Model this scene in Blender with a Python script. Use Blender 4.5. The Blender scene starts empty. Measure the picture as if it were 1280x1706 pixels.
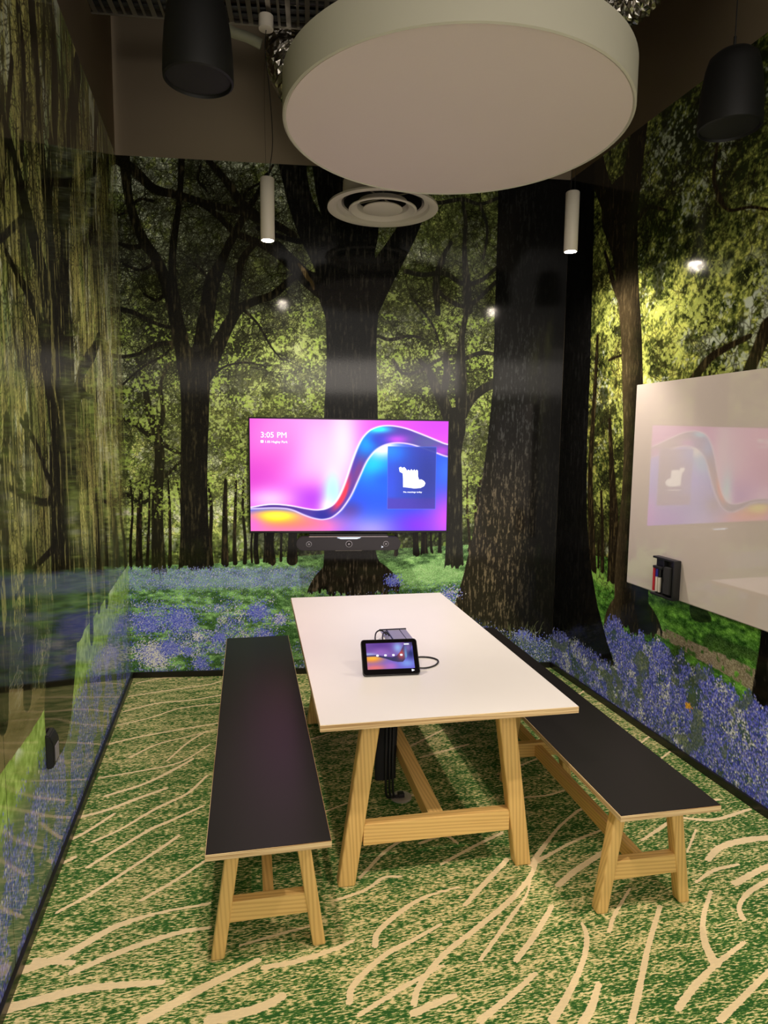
import bpy, bmesh, math, random
import numpy as np
from mathutils import Vector, Matrix

C = bpy.context.scene.collection
SC = bpy.context.scene
PI = math.pi

# ------------------------------------------------------------------ camera
CAM = np.array([0.66625, -4.81249, 1.70571])
RGT = np.array([0.97120154, -0.23799371, 0.01125011])
UPV = np.array([0.01474615, 0.10716912, 0.99413145])
FWD = np.array([0.2378027, 0.96533609, -0.10759231])
FPX = 1083.65
cd = bpy.data.cameras.new('camera')
cd.sensor_fit = 'HORIZONTAL'; cd.sensor_width = 36.0; cd.lens = 36.0 * FPX / 1280.0
cd.clip_start = 0.02; cd.clip_end = 60
cam = bpy.data.objects.new('camera', cd); C.objects.link(cam)
cam.matrix_world = Matrix(((RGT[0], UPV[0], -FWD[0], CAM[0]), (RGT[1], UPV[1], -FWD[1], CAM[1]),
                           (RGT[2], UPV[2], -FWD[2], CAM[2]), (0, 0, 0, 1)))
SC.camera = cam

# ------------------------------------------------------------------ view, world
SC.view_settings.view_transform = 'Standard'
SC.view_settings.look = 'None'
SC.view_settings.gamma = 1.0
SC.view_settings.use_curve_mapping = False
SC.view_settings.exposure = 0.2
wd = bpy.data.worlds.new('world'); SC.world = wd; wd.use_nodes = True
wd.node_tree.nodes['Background'].inputs[0].default_value = (1.0, 0.91, 0.82, 1)
wd.node_tree.nodes['Background'].inputs[1].default_value = 0.82

# ------------------------------------------------------------------ room numbers (metres; the back wall is slightly skewed)
W = 3.083                     # room width
SK = -0.1376                  # slope of the back wall
H = 3.566                     # top of the mural
CEIL = 4.55
YB = -5.3                     # front end of the room
LAMP_Z = 2.822
LAMPS = [(0.923, -0.961), (2.655, -1.233), (0.616, -3.53), (2.35, -3.80)]
NB = Vector((-SK, 1, 0)).normalized()    # back wall normal (into the wall)
ANG = math.atan(SK)

NARROW_W, WIDE_W = 61.0, 34.0
for i, (lx, ly) in enumerate(LAMPS):
    for nm, pw, size, bl in (('pendant_beam', NARROW_W, 84, .55), ('pendant_spill', WIDE_W, 172, .6)):
        ld = bpy.data.lights.new(nm, 'SPOT'); ld.energy = pw; ld.color = (1.0, 0.87, 0.73)
        ld.spot_size = math.radians(size); ld.spot_blend = bl; ld.shadow_soft_size = 0.03
        o = bpy.data.objects.new(nm, ld); C.objects.link(o); o.location = (lx, ly, LAMP_Z - .012)
# lit ceiling of the corridor outside the open front of the room
ld = bpy.data.lights.new('corridor_light', 'AREA'); ld.shape = 'RECTANGLE'; ld.size = 3.0; ld.size_y = .55
ld.energy = 26; ld.color = (1.0, 0.90, 0.80)
o = bpy.data.objects.new('corridor_light', ld); C.objects.link(o); o.location = (1.3, -6.6, 2.78)
o.rotation_euler = (math.radians(70), 0, 0)

# ------------------------------------------------------------------ pixel -> world helpers (for tracing the printed mural)
def ray(x, y):
    x = np.asarray(x, float); y = np.asarray(y, float)
    return FWD + (x[..., None] - 640) / FPX * RGT - (y[..., None] - 853) / FPX * UPV
def hit(x, y, n, o):
    v = ray(x, y); n = np.array(n, float)
    t = ((np.array(o, float) - CAM) @ n) / (v @ n)
    return CAM + v * t[..., None]
def on_floor(x, y, z=0.0): return hit(x, y, (0, 0, 1), (0, 0, z))
def on_y(x, y, yy): return hit(x, y, (0, 1, 0), (0, yy, 0))

# ------------------------------------------------------------------ materials
MATS = {}
def newmat(name):
    m = bpy.data.materials.new(name); m.use_nodes = True; MATS[name] = m
    return m, m.node_tree, m.node_tree.nodes['Principled BSDF']
def srgb(r, g, b):
    f = lambda c: (c / 255 / 12.92) if c / 255 <= .04045 else ((c / 255 + .055) / 1.055) ** 2.4
    return (f(r), f(g), f(b), 1)
def simple(name, col, rough=.5, metal=0, spec=.5, noise=0.0, nscale=30, bump=0.0, bscale=200, coat=0):
    m, t, p = newmat(name)
    p.inputs['Base Color'].default_value = col
    p.inputs['Roughness'].default_value = rough
    p.inputs['Metallic'].default_value = metal
    p.inputs['Specular IOR Level'].default_value = spec
    p.inputs['Coat Weight'].default_value = coat
    tc = t.nodes.new('ShaderNodeTexCoord')
    nz = t.nodes.new('ShaderNodeTexNoise'); nz.inputs['Scale'].default_value = nscale
    t.links.new(tc.outputs['Object'], nz.inputs['Vector'])
    mx = t.nodes.new('ShaderNodeMix'); mx.data_type = 'RGBA'
    mx.inputs[6].default_value = col
    mx.inputs[7].default_value = (col[0] * (1 - noise), col[1] * (1 - noise), col[2] * (1 - noise), 1)
    t.links.new(nz.outputs['Fac'], mx.inputs[0]); t.links.new(mx.outputs[2], p.inputs['Base Color'])
    if bump:
        b = t.nodes.new('ShaderNodeBump'); b.inputs['Strength'].default_value = bump; b.inputs['Distance'].default_value = .002
        n2 = t.nodes.new('ShaderNodeTexNoise'); n2.inputs['Scale'].default_value = bscale
        t.links.new(tc.outputs['Object'], n2.inputs['Vector'])
        t.links.new(n2.outputs['Fac'], b.inputs['Height']); t.links.new(b.outputs[0], p.inputs['Normal'])
    return m
def emis(name, col, s, ):
    m, t, p = newmat(name)
    p.inputs['Base Color'].default_value = (0, 0, 0, 1)
    p.inputs['Emission Color'].default_value = col; p.inputs['Emission Strength'].default_value = s
    return m
def wood(name, axis, c1, c2, rough=.45):
    m, t, p = newmat(name)
    tc = t.nodes.new('ShaderNodeTexCoord'); mp = t.nodes.new('ShaderNodeMapping')
    sc = [38, 38, 38]; sc[axis] = 2.2
    mp.inputs['Scale'].default_value = sc
    t.links.new(tc.outputs['Object'], mp.inputs['Vector'])
    nz = t.nodes.new('ShaderNodeTexNoise'); nz.inputs['Scale'].default_value = 1.0; nz.inputs['Detail'].default_value = 5
    nz.inputs['Distortion'].default_value = .6
    t.links.new(mp.outputs[0], nz.inputs['Vector'])
    wv = t.nodes.new('ShaderNodeTexWave'); wv.wave_type = 'BANDS'
    wv.bands_direction = 'DIAGONAL'
    wv.inputs['Scale'].default_value = 1.1; wv.inputs['Distortion'].default_value = 5; wv.inputs['Detail'].default_value = 2
    wv.inputs['Detail Scale'].default_value = .5
    t.links.new(mp.outputs[0], wv.inputs['Vector'])
    ad = t.nodes.new('ShaderNodeMath'); ad.operation = 'MULTIPLY_ADD'; ad.inputs[1].default_value = .45
    t.links.new(wv.outputs['Fac'], ad.inputs[0])
    ml = t.nodes.new('ShaderNodeMath'); ml.operation = 'MULTIPLY'; ml.inputs[1].default_value = .55
    t.links.new(nz.outputs['Fac'], ml.inputs[0]); t.links.new(ml.outputs[0], ad.inputs[2])
    rp = t.nodes.new('ShaderNodeValToRGB'); rp.color_ramp.elements[0].color = c2; rp.color_ramp.elements[1].color = c1
    rp.color_ramp.elements[0].position = .15; rp.color_ramp.elements[1].position = .62
    t.links.new(ad.outputs[0], rp.inputs[0]); t.links.new(rp.outputs[0], p.inputs['Base Color'])
    p.inputs['Roughness'].default_value = rough
    return m
OAK1, OAK2 = srgb(242, 200, 126), srgb(214, 168, 98)
M_WX = wood('oak_along_x', 0, OAK1, OAK2); M_WY = wood('oak_along_y', 1, OAK1, OAK2); M_WZ = wood('oak_along_z', 2, OAK1, OAK2)
def plymat():
    m, t, p = newmat('plywood_edge')
    tc = t.nodes.new('ShaderNodeTexCoord'); mp = t.nodes.new('ShaderNodeMapping'); mp.inputs['Scale'].default_value = (3, 3, 360)
    t.links.new(tc.outputs['Object'], mp.inputs['Vector'])
    nz = t.nodes.new('ShaderNodeTexNoise'); nz.inputs['Scale'].default_value = 1; nz.inputs['Detail'].default_value = 1
    t.links.new(mp.outputs[0], nz.inputs['Vector'])
    rp = t.nodes.new('ShaderNodeValToRGB'); rp.color_ramp.elements[0].color = srgb(176, 138, 92); rp.color_ramp.elements[1].color = srgb(236, 206, 158)
    rp.color_ramp.elements[0].position = .38; rp.color_ramp.elements[1].position = .6
    t.links.new(nz.outputs['Fac'], rp.inputs[0]); t.links.new(rp.outputs[0], p.inputs['Base Color'])
    p.inputs['Roughness'].default_value = .55
    return m
M_PLY = plymat()
M_WHITE_LAM = simple('white_laminate', srgb(236, 232, 230), .38, noise=.03, nscale=6)
M_BLACK_LAM = simple('black_laminate', srgb(27, 25, 25), .38, noise=.1, nscale=5, spec=.2)
M_BASE = simple('black_skirting', srgb(22, 20, 18), .35, noise=.1)
M_PAINT = simple('beige_paint', srgb(190, 174, 146), .75, noise=.06, nscale=3, spec=.2)
M_CEIL = simple('dark_ceiling', srgb(58, 50, 42), .9, noise=.3, nscale=4, spec=.1)
M_DRUM = simple('drum_fabric', srgb(206, 202, 184), .8, noise=.04, nscale=8, spec=.2)
M_DRUMB = simple('drum_panel', srgb(244, 228, 222), .6, noise=.03, nscale=3, spec=.3)
M_WHITE = simple('white_metal', srgb(226, 218, 204), .45, noise=.03)
M_BAR = simple('bar_plastic', srgb(50, 46, 54), .4, noise=.1)
M_BLACK = simple('black_plastic', srgb(26, 26, 27), .45, noise=.15, bump=.2, bscale=400)
M_SPK = simple('speaker_black', srgb(13, 13, 13), .6, noise=.2)
M_SPKG = simple('speaker_mesh', srgb(30, 30, 30), .75, noise=.3, nscale=300)
M_GRILLE = simple('dark_grille', srgb(46, 46, 46), .65, noise=.3, nscale=300, bump=.5, bscale=600)
M_BEZEL = simple('gloss_black', srgb(16, 14, 16), .12, noise=.05)
M_GREY = simple('grey_plastic', srgb(150, 146, 160), .35, metal=.2, noise=.05)
M_STEEL = simple('steel', srgb(170, 165, 155), .32, metal=.9, noise=.1)
M_FOIL = simple('foil', srgb(205, 200, 190), .22, metal=1, noise=.35, nscale=40, bump=1.0, bscale=45)
M_ALU = simple('aluminium', srgb(200, 190, 182), .35, metal=.6, noise=.05)
M_BOARD = simple('whiteboard_enamel', srgb(224, 212, 204), .035, noise=.02, nscale=3, spec=1.0, coat=.4)
M_CABLE = simple('black_cable', srgb(20, 20, 21), .45, noise=.1)
M_SLEEVE = simple('black_fabric', srgb(20, 20, 22), .8, noise=.3, nscale=200)
M_PIPE = simple('pale_pipe', srgb(190, 192, 168), .4, noise=.1)
M_RED = simple('red_plastic', srgb(196, 30, 50), .35, noise=.1)
M_BLUE = simple('blue_plastic', srgb(34, 36, 150), .35, noise=.1)
M_PALE = simple('pale_plastic', srgb(222, 214, 200), .4, noise=.05)
M_LAMP = emis('lamp_lens', (1.0, .86, .70, 1), 90)
M_TXT = emis('screen_white', (1, 1, 1, 1), 1.5)
M_TXTD = emis('screen_white_soft', (.85, .88, 1, 1), 1.0)
M_LED = emis('led_glow', (.62, .78, 1, 1), 2.2)
M_LEDS = emis('tablet_led', (.8, .85, 1, 1), 2.0)

def attr_mat(name, rough, spec=.5, grain=.25, gscale=260, strength=None, coat=0.0, bump=0.0, vstreak=False):
    """a printed surface: colours come from the mesh colour attribute, broken up by procedural noise"""
    m, t, p = newmat(name)
    at = t.nodes.new('ShaderNodeAttribute'); at.attribute_name = 'Col'
    p.inputs['Roughness'].default_value = rough; p.inputs['Specular IOR Level'].default_value = spec
    p.inputs['Coat Weight'].default_value = coat; p.inputs['Coat Roughness'].default_value = .04
    src = at.outputs['Color']
    tc = t.nodes.new('ShaderNodeTexCoord')
    if grain:
        nz = t.nodes.new('ShaderNodeTexNoise'); nz.inputs['Scale'].default_value = gscale; nz.inputs['Detail'].default_value = 2
        t.links.new(tc.outputs['Object'], nz.inputs['Vector'])
        mr = t.nodes.new('ShaderNodeMapRange'); mr.inputs[1].default_value = .25; mr.inputs[2].default_value = .75
        mr.inputs[3].default_value = 1 - grain; mr.inputs[4].default_value = 1 + grain
        t.links.new(nz.outputs['Fac'], mr.inputs[0])
        vm = t.nodes.new('ShaderNodeVectorMath'); vm.operation = 'SCALE'
        t.links.new(src, vm.inputs[0]); t.links.new(mr.outputs[0], vm.inputs['Scale'])
        src = vm.outputs[0]
    if strength is None:
        t.links.new(src, p.inputs['Base Color'])
    else:
        p.inputs['Base Color'].default_value = (.01, .01, .01, 1)
        t.links.new(src, p.inputs['Emission Color']); p.inputs['Emission Strength'].default_value = strength
    if bump:
        b = t.nodes.new('ShaderNodeBump'); b.inputs['Strength'].default_value = bump; b.inputs['Distance'].default_value = .001
        mp = t.nodes.new('ShaderNodeMapping'); mp.inputs['Scale'].default_value = (90, 90, 3 if vstreak else 90)
        n2 = t.nodes.new('ShaderNodeTexNoise'); n2.inputs['Scale'].default_value = 1
        t.links.new(tc.outputs['Object'], mp.inputs['Vector']); t.links.new(mp.outputs[0], n2.inputs['Vector'])
        t.links.new(n2.outputs['Fac'], b.inputs['Height']); t.links.new(b.outputs[0], p.inputs['Normal'])
    return m
M_MURAL = attr_mat('printed_mural', .085, .24, grain=.16, gscale=330, bump=.05)
M_MURAL_L = attr_mat('printed_mural_glossy', .06, .5, grain=.16, gscale=260, bump=.10, vstreak=True)
M_TVS = attr_mat('tv_picture', .15, .4, grain=0, strength=1.3)
M_TABS = attr_mat('tablet_picture', .2, .4, grain=0, strength=.85)

# ------------------------------------------------------------------ object helpers
def link(o, parent=None):
    C.objects.link(o)
    if parent is not None: o.parent = parent
    return o
def obj(name, bm, mat, parent=None, smooth=False, kind=None):
    me = bpy.data.meshes.new(name); bm.normal_update(); bm.to_mesh(me); bm.free()
    for mm in (mat if isinstance(mat, (list, tuple)) else [mat]): me.materials.append(mm)
    if smooth:
        for p in me.polygons: p.use_smooth = True
        try: me.set_sharp_from_angle(angle=math.radians(38))
        except Exception: pass
    o = bpy.data.objects.new(name, me); link(o, parent)
    if kind: o['kind'] = kind
    return o
def thing(name, label, cat, loc=(0, 0, 0), rotz=0, group=None):
    o = bpy.data.objects.new(name, None); o.empty_display_size = .1; link(o)
    o.location = loc; o.rotation_euler = (0, 0, rotz); o['label'] = label; o['category'] = cat
    if group: o['group'] = group
    return o
def tag(o, label, cat, group=None, kind=None):
    o['label'] = label; o['category'] = cat
    if group: o['group'] = group
    if kind: o['kind'] = kind
    return o
def BM(): return bmesh.new()
def add_box(bm, c, s, bev=0.0, rot=None, seg=2, mat=0):
    r = bmesh.ops.create_cube(bm, size=1.0)
    vs = r['verts']
    M = Matrix.Translation(c) @ (rot.to_4x4() if rot else Matrix.Identity(4)) @ Matrix.Diagonal((s[0], s[1], s[2], 1))
    bmesh.ops.transform(bm, matrix=M, verts=vs)
    fs = list({f for v in vs for f in v.link_faces})
    for f in fs: f.material_index = mat
    if bev > 0:
        es = list({e for v in vs for e in v.link_edges})
        r = bmesh.ops.bevel(bm, geom=es, offset=bev, segments=seg, affect='EDGES', profile=.7)
        for f in r['faces']: f.material_index = mat
def add_tube(bm, pts, rad, n=12, cap=True, flat=1.0):
    pts = [Vector(p) for p in pts]
    rads = rad if isinstance(rad, (list, tuple)) else [rad] * len(pts)
    rings = []; prev = None
    for i, p in enumerate(pts):
        d = (pts[min(i + 1, len(pts) - 1)] - pts[max(i - 1, 0)]).normalized()
        if prev is None:
            a = Vector((0, 0, 1)) if abs(d.z) < .9 else Vector((1, 0, 0))
            x = a.cross(d).normalized()
        else:
            x = (prev - d * prev.dot(d)).normalized()
        prev = x; y = d.cross(x)
        rings.append([bm.verts.new(p + (x * math.cos(2 * PI * k / n) + y * math.sin(2 * PI * k / n) * flat) * rads[i]) for k in range(n)])
    for a, b in zip(rings, rings[1:]):
        for k in range(n): bm.faces.new((a[k], a[(k + 1) % n], b[(k + 1) % n], b[k]))
    if cap:
        bm.faces.new(rings[0][::-1]); bm.faces.new(rings[-1])
def add_lathe(bm, prof, c=(0, 0, 0), n=48):
    c = Vector(c); rings = []
    for r, z in prof:
        if r < 1e-6: rings.append([bm.verts.new(c + Vector((0, 0, z)))])
        else: rings.append([bm.verts.new(c + Vector((r * math.cos(2 * PI * k / n), r * math.sin(2 * PI * k / n), z))) for k in range(n)])
    for a, b in zip(rings, rings[1:]):
        for k in range(n):
            k2 = (k + 1) % n
            if len(a) == 1 and len(b) == 1: continue
            if len(a) == 1: bm.faces.new((a[0], b[k2], b[k]))
            elif len(b) == 1: bm.faces.new((a[k], a[k2], b[0]))
            else: bm.faces.new((a[k], a[k2], b[k2], b[k]))
def add_prism(bm, poly, z0, z1, M=None):
    a = [bm.verts.new((x, y, z0)) for x, y in poly]; b = [bm.verts.new((x, y, z1)) for x, y in poly]
    n = len(poly)
    bm.faces.new(a[::-1]); bm.faces.new(b)
    for k in range(n): bm.faces.new((a[k], a[(k + 1) % n], b[(k + 1) % n], b[k]))
    if M is not None: bmesh.ops.transform(bm, matrix=M, verts=a + b)
def rrect(w, h, r, n=6):
    o = []
    for cx, cy, a0 in ((w/2-r, h/2-r, 0), (-w/2+r, h/2-r, 90), (-w/2+r, -h/2+r, 180), (w/2-r, -h/2+r, 270)):
        for k in range(n + 1):
            a = math.radians(a0 + 90 * k / n); o.append((cx + r * math.cos(a), cy + r * math.sin(a)))
    return o
def catmull(pts, n=8):
    P = [np.array(p, float) for p in pts]
    if len(P) < 3:
        return [P[0] + (P[-1] - P[0]) * t for t in np.linspace(0, 1, n + 1)]
    P = [2 * P[0] - P[1]] + P + [2 * P[-1] - P[-2]]
    out = []
    for i in range(1, len(P) - 2):
        for t in np.linspace(0, 1, n, endpoint=False):
            a, b, c, d = P[i-1], P[i], P[i+1], P[i+2]
            out.append(.5 * ((2*b) + (-a+c)*t + (2*a-5*b+4*c-d)*t*t + (-a+3*b-3*c+d)*t**3))
    out.append(P[-2]); return out
def text_mesh(name, s, size, mat, parent, M, depth=.0003):
    cu = bpy.data.curves.new(name, 'FONT'); cu.body = s; cu.size = size; cu.extrude = depth; cu.resolution_u = 3
    tmp = bpy.data.objects.new('tmp', cu)
    me = bpy.data.meshes.new_from_object(tmp); bpy.data.objects.remove(tmp)
    me.name = name; me.materials.clear(); me.materials.append(mat); me.transform(M)
    o = bpy.data.objects.new(name, me); link(o, parent); return o

def grid_object(name, P, col, mats, parent=None, kind=None, extra=None, attr='Col'):
    """P: (h,w,3) points, col: (h,w,3) display colours; one mesh with a colour per vertex. extra: [(verts, faces, material index)]"""
    h, w = P.shape[:2]
    V = P.reshape(-1, 3)
    idx = np.arange(h * w).reshape(h, w)
    F = np.stack([idx[:-1, :-1], idx[:-1, 1:], idx[1:, 1:], idx[1:, :-1]], -1).reshape(-1, 4)
    mi = np.zeros(len(F), np.int32); cc = col.reshape(-1, 3)
    if extra:
        for ev, ef, em in extra:
            ev = np.array(ev, float); ef = np.array(ef, int) + len(V)
            V = np.vstack([V, ev]); F = np.vstack([F, ef]); mi = np.append(mi, np.full(len(ef), em))
            cc = np.vstack([cc, np.full((len(ev), 3), .5)])
    me = bpy.data.meshes.new(name)
    me.vertices.add(len(V)); me.vertices.foreach_set('co', V.astype(np.float32).ravel())
    me.loops.add(F.size); me.loops.foreach_set('vertex_index', F.astype(np.int32).ravel())
    me.polygons.add(len(F)); me.polygons.foreach_set('loop_start', np.arange(0, F.size, 4, dtype=np.int32))
    try: me.polygons.foreach_set('loop_total', np.full(len(F), 4, dtype=np.int32))
    except Exception: pass
    me.polygons.foreach_set('material_index', mi.astype(np.int32))
    for m in mats: me.materials.append(m)
    a = me.color_attributes.new(attr, 'BYTE_COLOR', 'POINT')
    a.data.foreach_set('color_srgb', np.hstack([np.clip(cc, 0, 1), np.ones((len(cc), 1))]).astype(np.float32).ravel())
    me.update(); me.validate()
    o = bpy.data.objects.new(name, me); link(o, parent)
    if kind: o['kind'] = kind
    return o

# ------------------------------------------------------------------ numpy painting tools
RNG = np.random.default_rng(7)
def vnoise(h, w, sy, sx=None, rng=RNG):
    sx = sx or sy
    gh, gw = int(h / sy) + 3, int(w / sx) + 3
    g = rng.random((gh, gw))
    y = np.arange(h) / sy; x = np.arange(w) / sx
    y0 = y.astype(int); x0 = x.astype(int)
    fy = y - y0; fx = x - x0
    fy = fy * fy * (3 - 2 * fy); fx = fx * fx * (3 - 2 * fx)
    a = g[y0][:, x0]; b = g[y0][:, x0 + 1]; c = g[y0 + 1][:, x0]; d = g[y0 + 1][:, x0 + 1]
    return (a * (1 - fx) + b * fx) * (1 - fy)[:, None] + (c * (1 - fx) + d * fx) * fy[:, None]
def fbm(h, w, s, oct=4, asp=1.0, gain=.55):
    o = 0; a = 1; t = 0
    for k in range(oct):
        if s < 1: break
        o = o + a * vnoise(h, w, s, max(1.0, s * asp)); t += a; a *= gain; s /= 2
    o = o / t
    return (o - o.mean()) / (o.std() + 1e-6)
def ss(x, a, b):
    t = np.clip((x - a) / (b - a), 0, 1); return t * t * (3 - 2 * t)
def mixc(img, col, m):
    col = np.array(col, float)
    if col.ndim == 1: col = col / 255.0
    img += (col - img) * m[..., None]
class Canvas:
    def __init__(s, u0, u1, v0, v1, res, tofunc):
        s.u0, s.v0, s.res = u0, v0, res; s.w = int((u1 - u0) / res) + 1; s.h = int((v1 - v0) / res) + 1
        s.img = np.zeros((s.h, s.w, 3)); s.to = tofunc
    def px(s, x, y):               # photo pixel -> canvas col,row
        u, v = s.to(x, y); return (u - s.u0) / s.res, (v - s.v0) / s.res
    def stroke_mask(s, strokes, wob=0.0):
        m = np.zeros((s.h, s.w))
        for st in strokes:
            P = []
            for i_, (x, y, w) in enumerate(st):
                p_, n_ = st[max(i_ - 1, 0)], st[min(i_ + 1, len(st) - 1)]
                dx, dy = n_[0] - p_[0], n_[1] - p_[1]; L_ = math.hypot(dx, dy) + 1e-9; ox, oy = -dy / L_ * w / 2., dx / L_ * w / 2.
                a = s.px(np.array([x - ox, x + ox, x]), np.array([y - oy, y + oy, y], float))
                r = .5 * math.hypot(a[0][0] - a[0][1], a[1][0] - a[1][1])
                P.append((a[0][2], a[1][2], r))
            P = catmull(P, 5)
            s.caps(m, P)
        return m
    def caps(s, m, P):
        for a, b in zip(P, P[1:]):
            R = max(a[2], b[2]) + 1.5
            x0 = max(0, int(min(a[0], b[0]) - R)); x1 = min(s.w, int(max(a[0], b[0]) + R) + 2)
            y0 = max(0, int(min(a[1], b[1]) - R)); y1 = min(s.h, int(max(a[1], b[1]) + R) + 2)
            if x0 >= x1 or y0 >= y1: continue
            X = np.arange(x0, x1)[None]; Y = np.arange(y0, y1)[:, None]
            dx, dy = b[0] - a[0], b[1] - a[1]; L = dx * dx + dy * dy + 1e-9
            t = np.clip(((X - a[0]) * dx + (Y - a[1]) * dy) / L, 0, 1)
            d = np.hypot(X - a[0] - t * dx, Y - a[1] - t * dy)
            r = a[2] + (b[2] - a[2]) * t
            sub = m[y0:y1, x0:x1]
            np.maximum(sub, np.clip(r - d + .5, 0, 1), out=sub)
    def twigs(s, m, starts, depth=2, rnd=random.Random(3), grav=0.0, bend=.5):
        """starts: (col,row,angle,len,rad)"""
        st = list(starts)
        while st:
            x, y, a, L, r, dp = st.pop()
            n = max(3, int(L / 5)); P = [(x, y, r)]
            for k in range(n):
                a += rnd.uniform(-bend, bend); a += grav * math.cos(a) * .2
                x += math.cos(a) * L / n; y += math.sin(a) * L / n
                rr = r * (1 - .75 * (k + 1) / n); P.append((x, y, max(rr, .35)))
                if dp > 0 and rnd.random() < .55:
                    st.append((x, y, a + rnd.choice((-1, 1)) * rnd.uniform(.4, 1.2), L * rnd.uniform(.35, .65), max(rr * .7, .4), dp - 1))
            s.caps(m, P)
    def poly_mask(s, pts, soft=1.0):
        """photo-pixel polygon -> mask (even-odd)"""
        X, Y = s.px(np.array([p[0] for p in pts], float), np.array([p[1] for p in pts], float))
        c = np.arange(s.w)[None] + 0.0; r = np.arange(s.h)[:, None] + 0.0
        ins = np.zeros((s.h, s.w), bool); n = len(pts); j = n - 1
        for i in range(n):
            if abs(Y[j] - Y[i]) > 1e-9:
                k = ((Y[i] > r) != (Y[j] > r)) & (c < (X[j] - X[i]) * (r - Y[i]) / (Y[j] - Y[i]) + X[i])
                ins ^= k
            j = i
        return ins.astype(float)
    def line_row(s, pts):
        """photo polyline left->right -> row height for each canvas column (extrapolated flat)"""
        X, Y = s.px(np.array([p[0] for p in pts], float), np.array([p[1] for p in pts], float))
        o = np.argsort(X); return np.interp(np.arange(s.w), X[o], Y[o])
def dabs(img, rows, cols, cols_rgb, size=1, alpha=1.0):
    h, w = img.shape[:2]
    for dy in range(size):
        for dx in range(size):
            r = np.clip(rows + dy, 0, h - 1); c = np.clip(cols + dx, 0, w - 1)
            img[r, c] = img[r, c] * (1 - alpha) + cols_rgb * alpha

def bark(cv, m, base=(30, 28, 20), light=(74, 66, 48), rough=1.0, sx=.009, sy=.10, gain=None):
    h, w, r = cv.h, cv.w, cv.res
    t = fbm(h, w, sy / r, 3, sx / sy) * .7 + fbm(h, w, .03 / r, 3, .5) * .4
    k = ss(t, .0, 2.0) * rough
    if gain is not None: k = k * gain
    col = np.array(base) / 255. + (np.array(light) - np.array(base)) / 255. * k[..., None]
    col = col + (RNG.random((h, w, 1)) - .5) * .025
    mixc(cv.img, col, m)

def foliage(cv, dark, mid, bright, sky, skyamt, bmap=0, leaf=.007, big=.28):
    h, w, r = cv.h, cv.w, cv.res
    b_ = fbm(h, w, big / r, 3); med = fbm(h, w, .06 / r, 3); fine = fbm(h, w, leaf * 2 / r, 2); spk = RNG.normal(size=(h, w))
    spk = (spk + np.roll(spk, 1, 0) + np.roll(spk, 1, 1)) / 1.73
    t = .45 * b_ + .5 * med + .65 * fine + .35 * spk + bmap
    img = np.zeros((h, w, 3)) + np.array(dark) / 255.
    mixc(img, mid, ss(t, -1.5, .2)); mixc(img, bright, ss(t, .2, 1.9))
    s = fbm(h, w, .2 / r, 3) * .6 + fbm(h, w, .02 / r, 2) * .55 + skyamt
    mixc(img, sky, ss(s, .3, 1.1) * .85)
    cv.img[:] = img

def bluebells(cv, dens, n, size=1, blues=((92, 104, 204), (122, 130, 224), (160, 164, 236), (66, 74, 168)), white=.05, whitemap=None):
    h, w = cv.h, cv.w
    r = RNG.integers(0, h, n); c = RNG.integers(0, w, n)
    k = RNG.random(n) < dens[r, c]; r, c = r[k], c[k]
    B = np.array(blues) / 255.; col = B[RNG.integers(0, len(B), len(r))] * RNG.uniform(.78, 1.15, (len(r), 1))
    wp = white if whitemap is None else whitemap[r, c]
    q = RNG.random(len(r)) < wp
    col[q] = np.array((214, 218, 222)) / 255. * RNG.uniform(.75, 1.1, (q.sum(), 1))
    dabs(cv.img, r, c, col, size); dabs(cv.img, r + size, c, col * .95, 1)

def clump(cv, x, y, r, n, wh, blues=((96, 108, 214), (130, 138, 232), (70, 78, 184))):
    h, w = cv.h, cv.w
    c, q = cv.px(np.array([float(x), x + 1.0]), np.array([float(y), float(y)])); k = r * abs(c[1] - c[0])
    rr = RNG.normal(q[0], k * .42, n).astype(int); cc = RNG.normal(c[0], k * .55, n).astype(int)
    ok = (rr >= 0) & (rr < h - 3) & (cc >= 0) & (cc < w - 3); rr, cc = rr[ok], cc[ok]
    B = np.array(blues) / 255.; col = B[RNG.integers(0, 3, len(rr))] * RNG.uniform(.85, 1.1, (len(rr), 1))
    qq = RNG.random(len(rr)) < wh; col[qq] = np.array((220, 224, 236)) / 255.
    dabs(cv.img, rr, cc, col, 2)

def lace(cv, n, zmin, L=(.08, .3), R=(.0012, .0032), depth=2, bend=.5, seed=3):
    r = cv.res; m = np.zeros((cv.h, cv.w)); rr = random.Random(seed)
    st = [(rr.uniform(0, cv.w), rr.uniform(zmin / r, cv.h), rr.uniform(0, 2 * PI), rr.uniform(*L) / r, rr.uniform(*R) / r, depth) for _ in range(n)]
    cv.twigs(m, st, bend=bend, rnd=rr); return m

def inks(cv, gain=1.36, gam=1.12, sat=1.12):
    i_ = np.clip(gain * np.clip(cv.img, 0, 1) ** gam, 0, 1); mu = i_.mean(-1, keepdims=True)
    cv.img[:] = np.clip(mu + (i_ - mu) * sat, 0, 1); return cv

def basecut(cv, m, pts, jag=.012):
    """trims a trunk mask at the ragged ground line pts (photo pixels)"""
    row = cv.line_row(pts) + fbm(1, cv.w, 6, 2)[0] * jag / cv.res
    rows = np.arange(cv.h)[:, None]
    return m * ss(rows - row[None], -1, 1)

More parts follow.
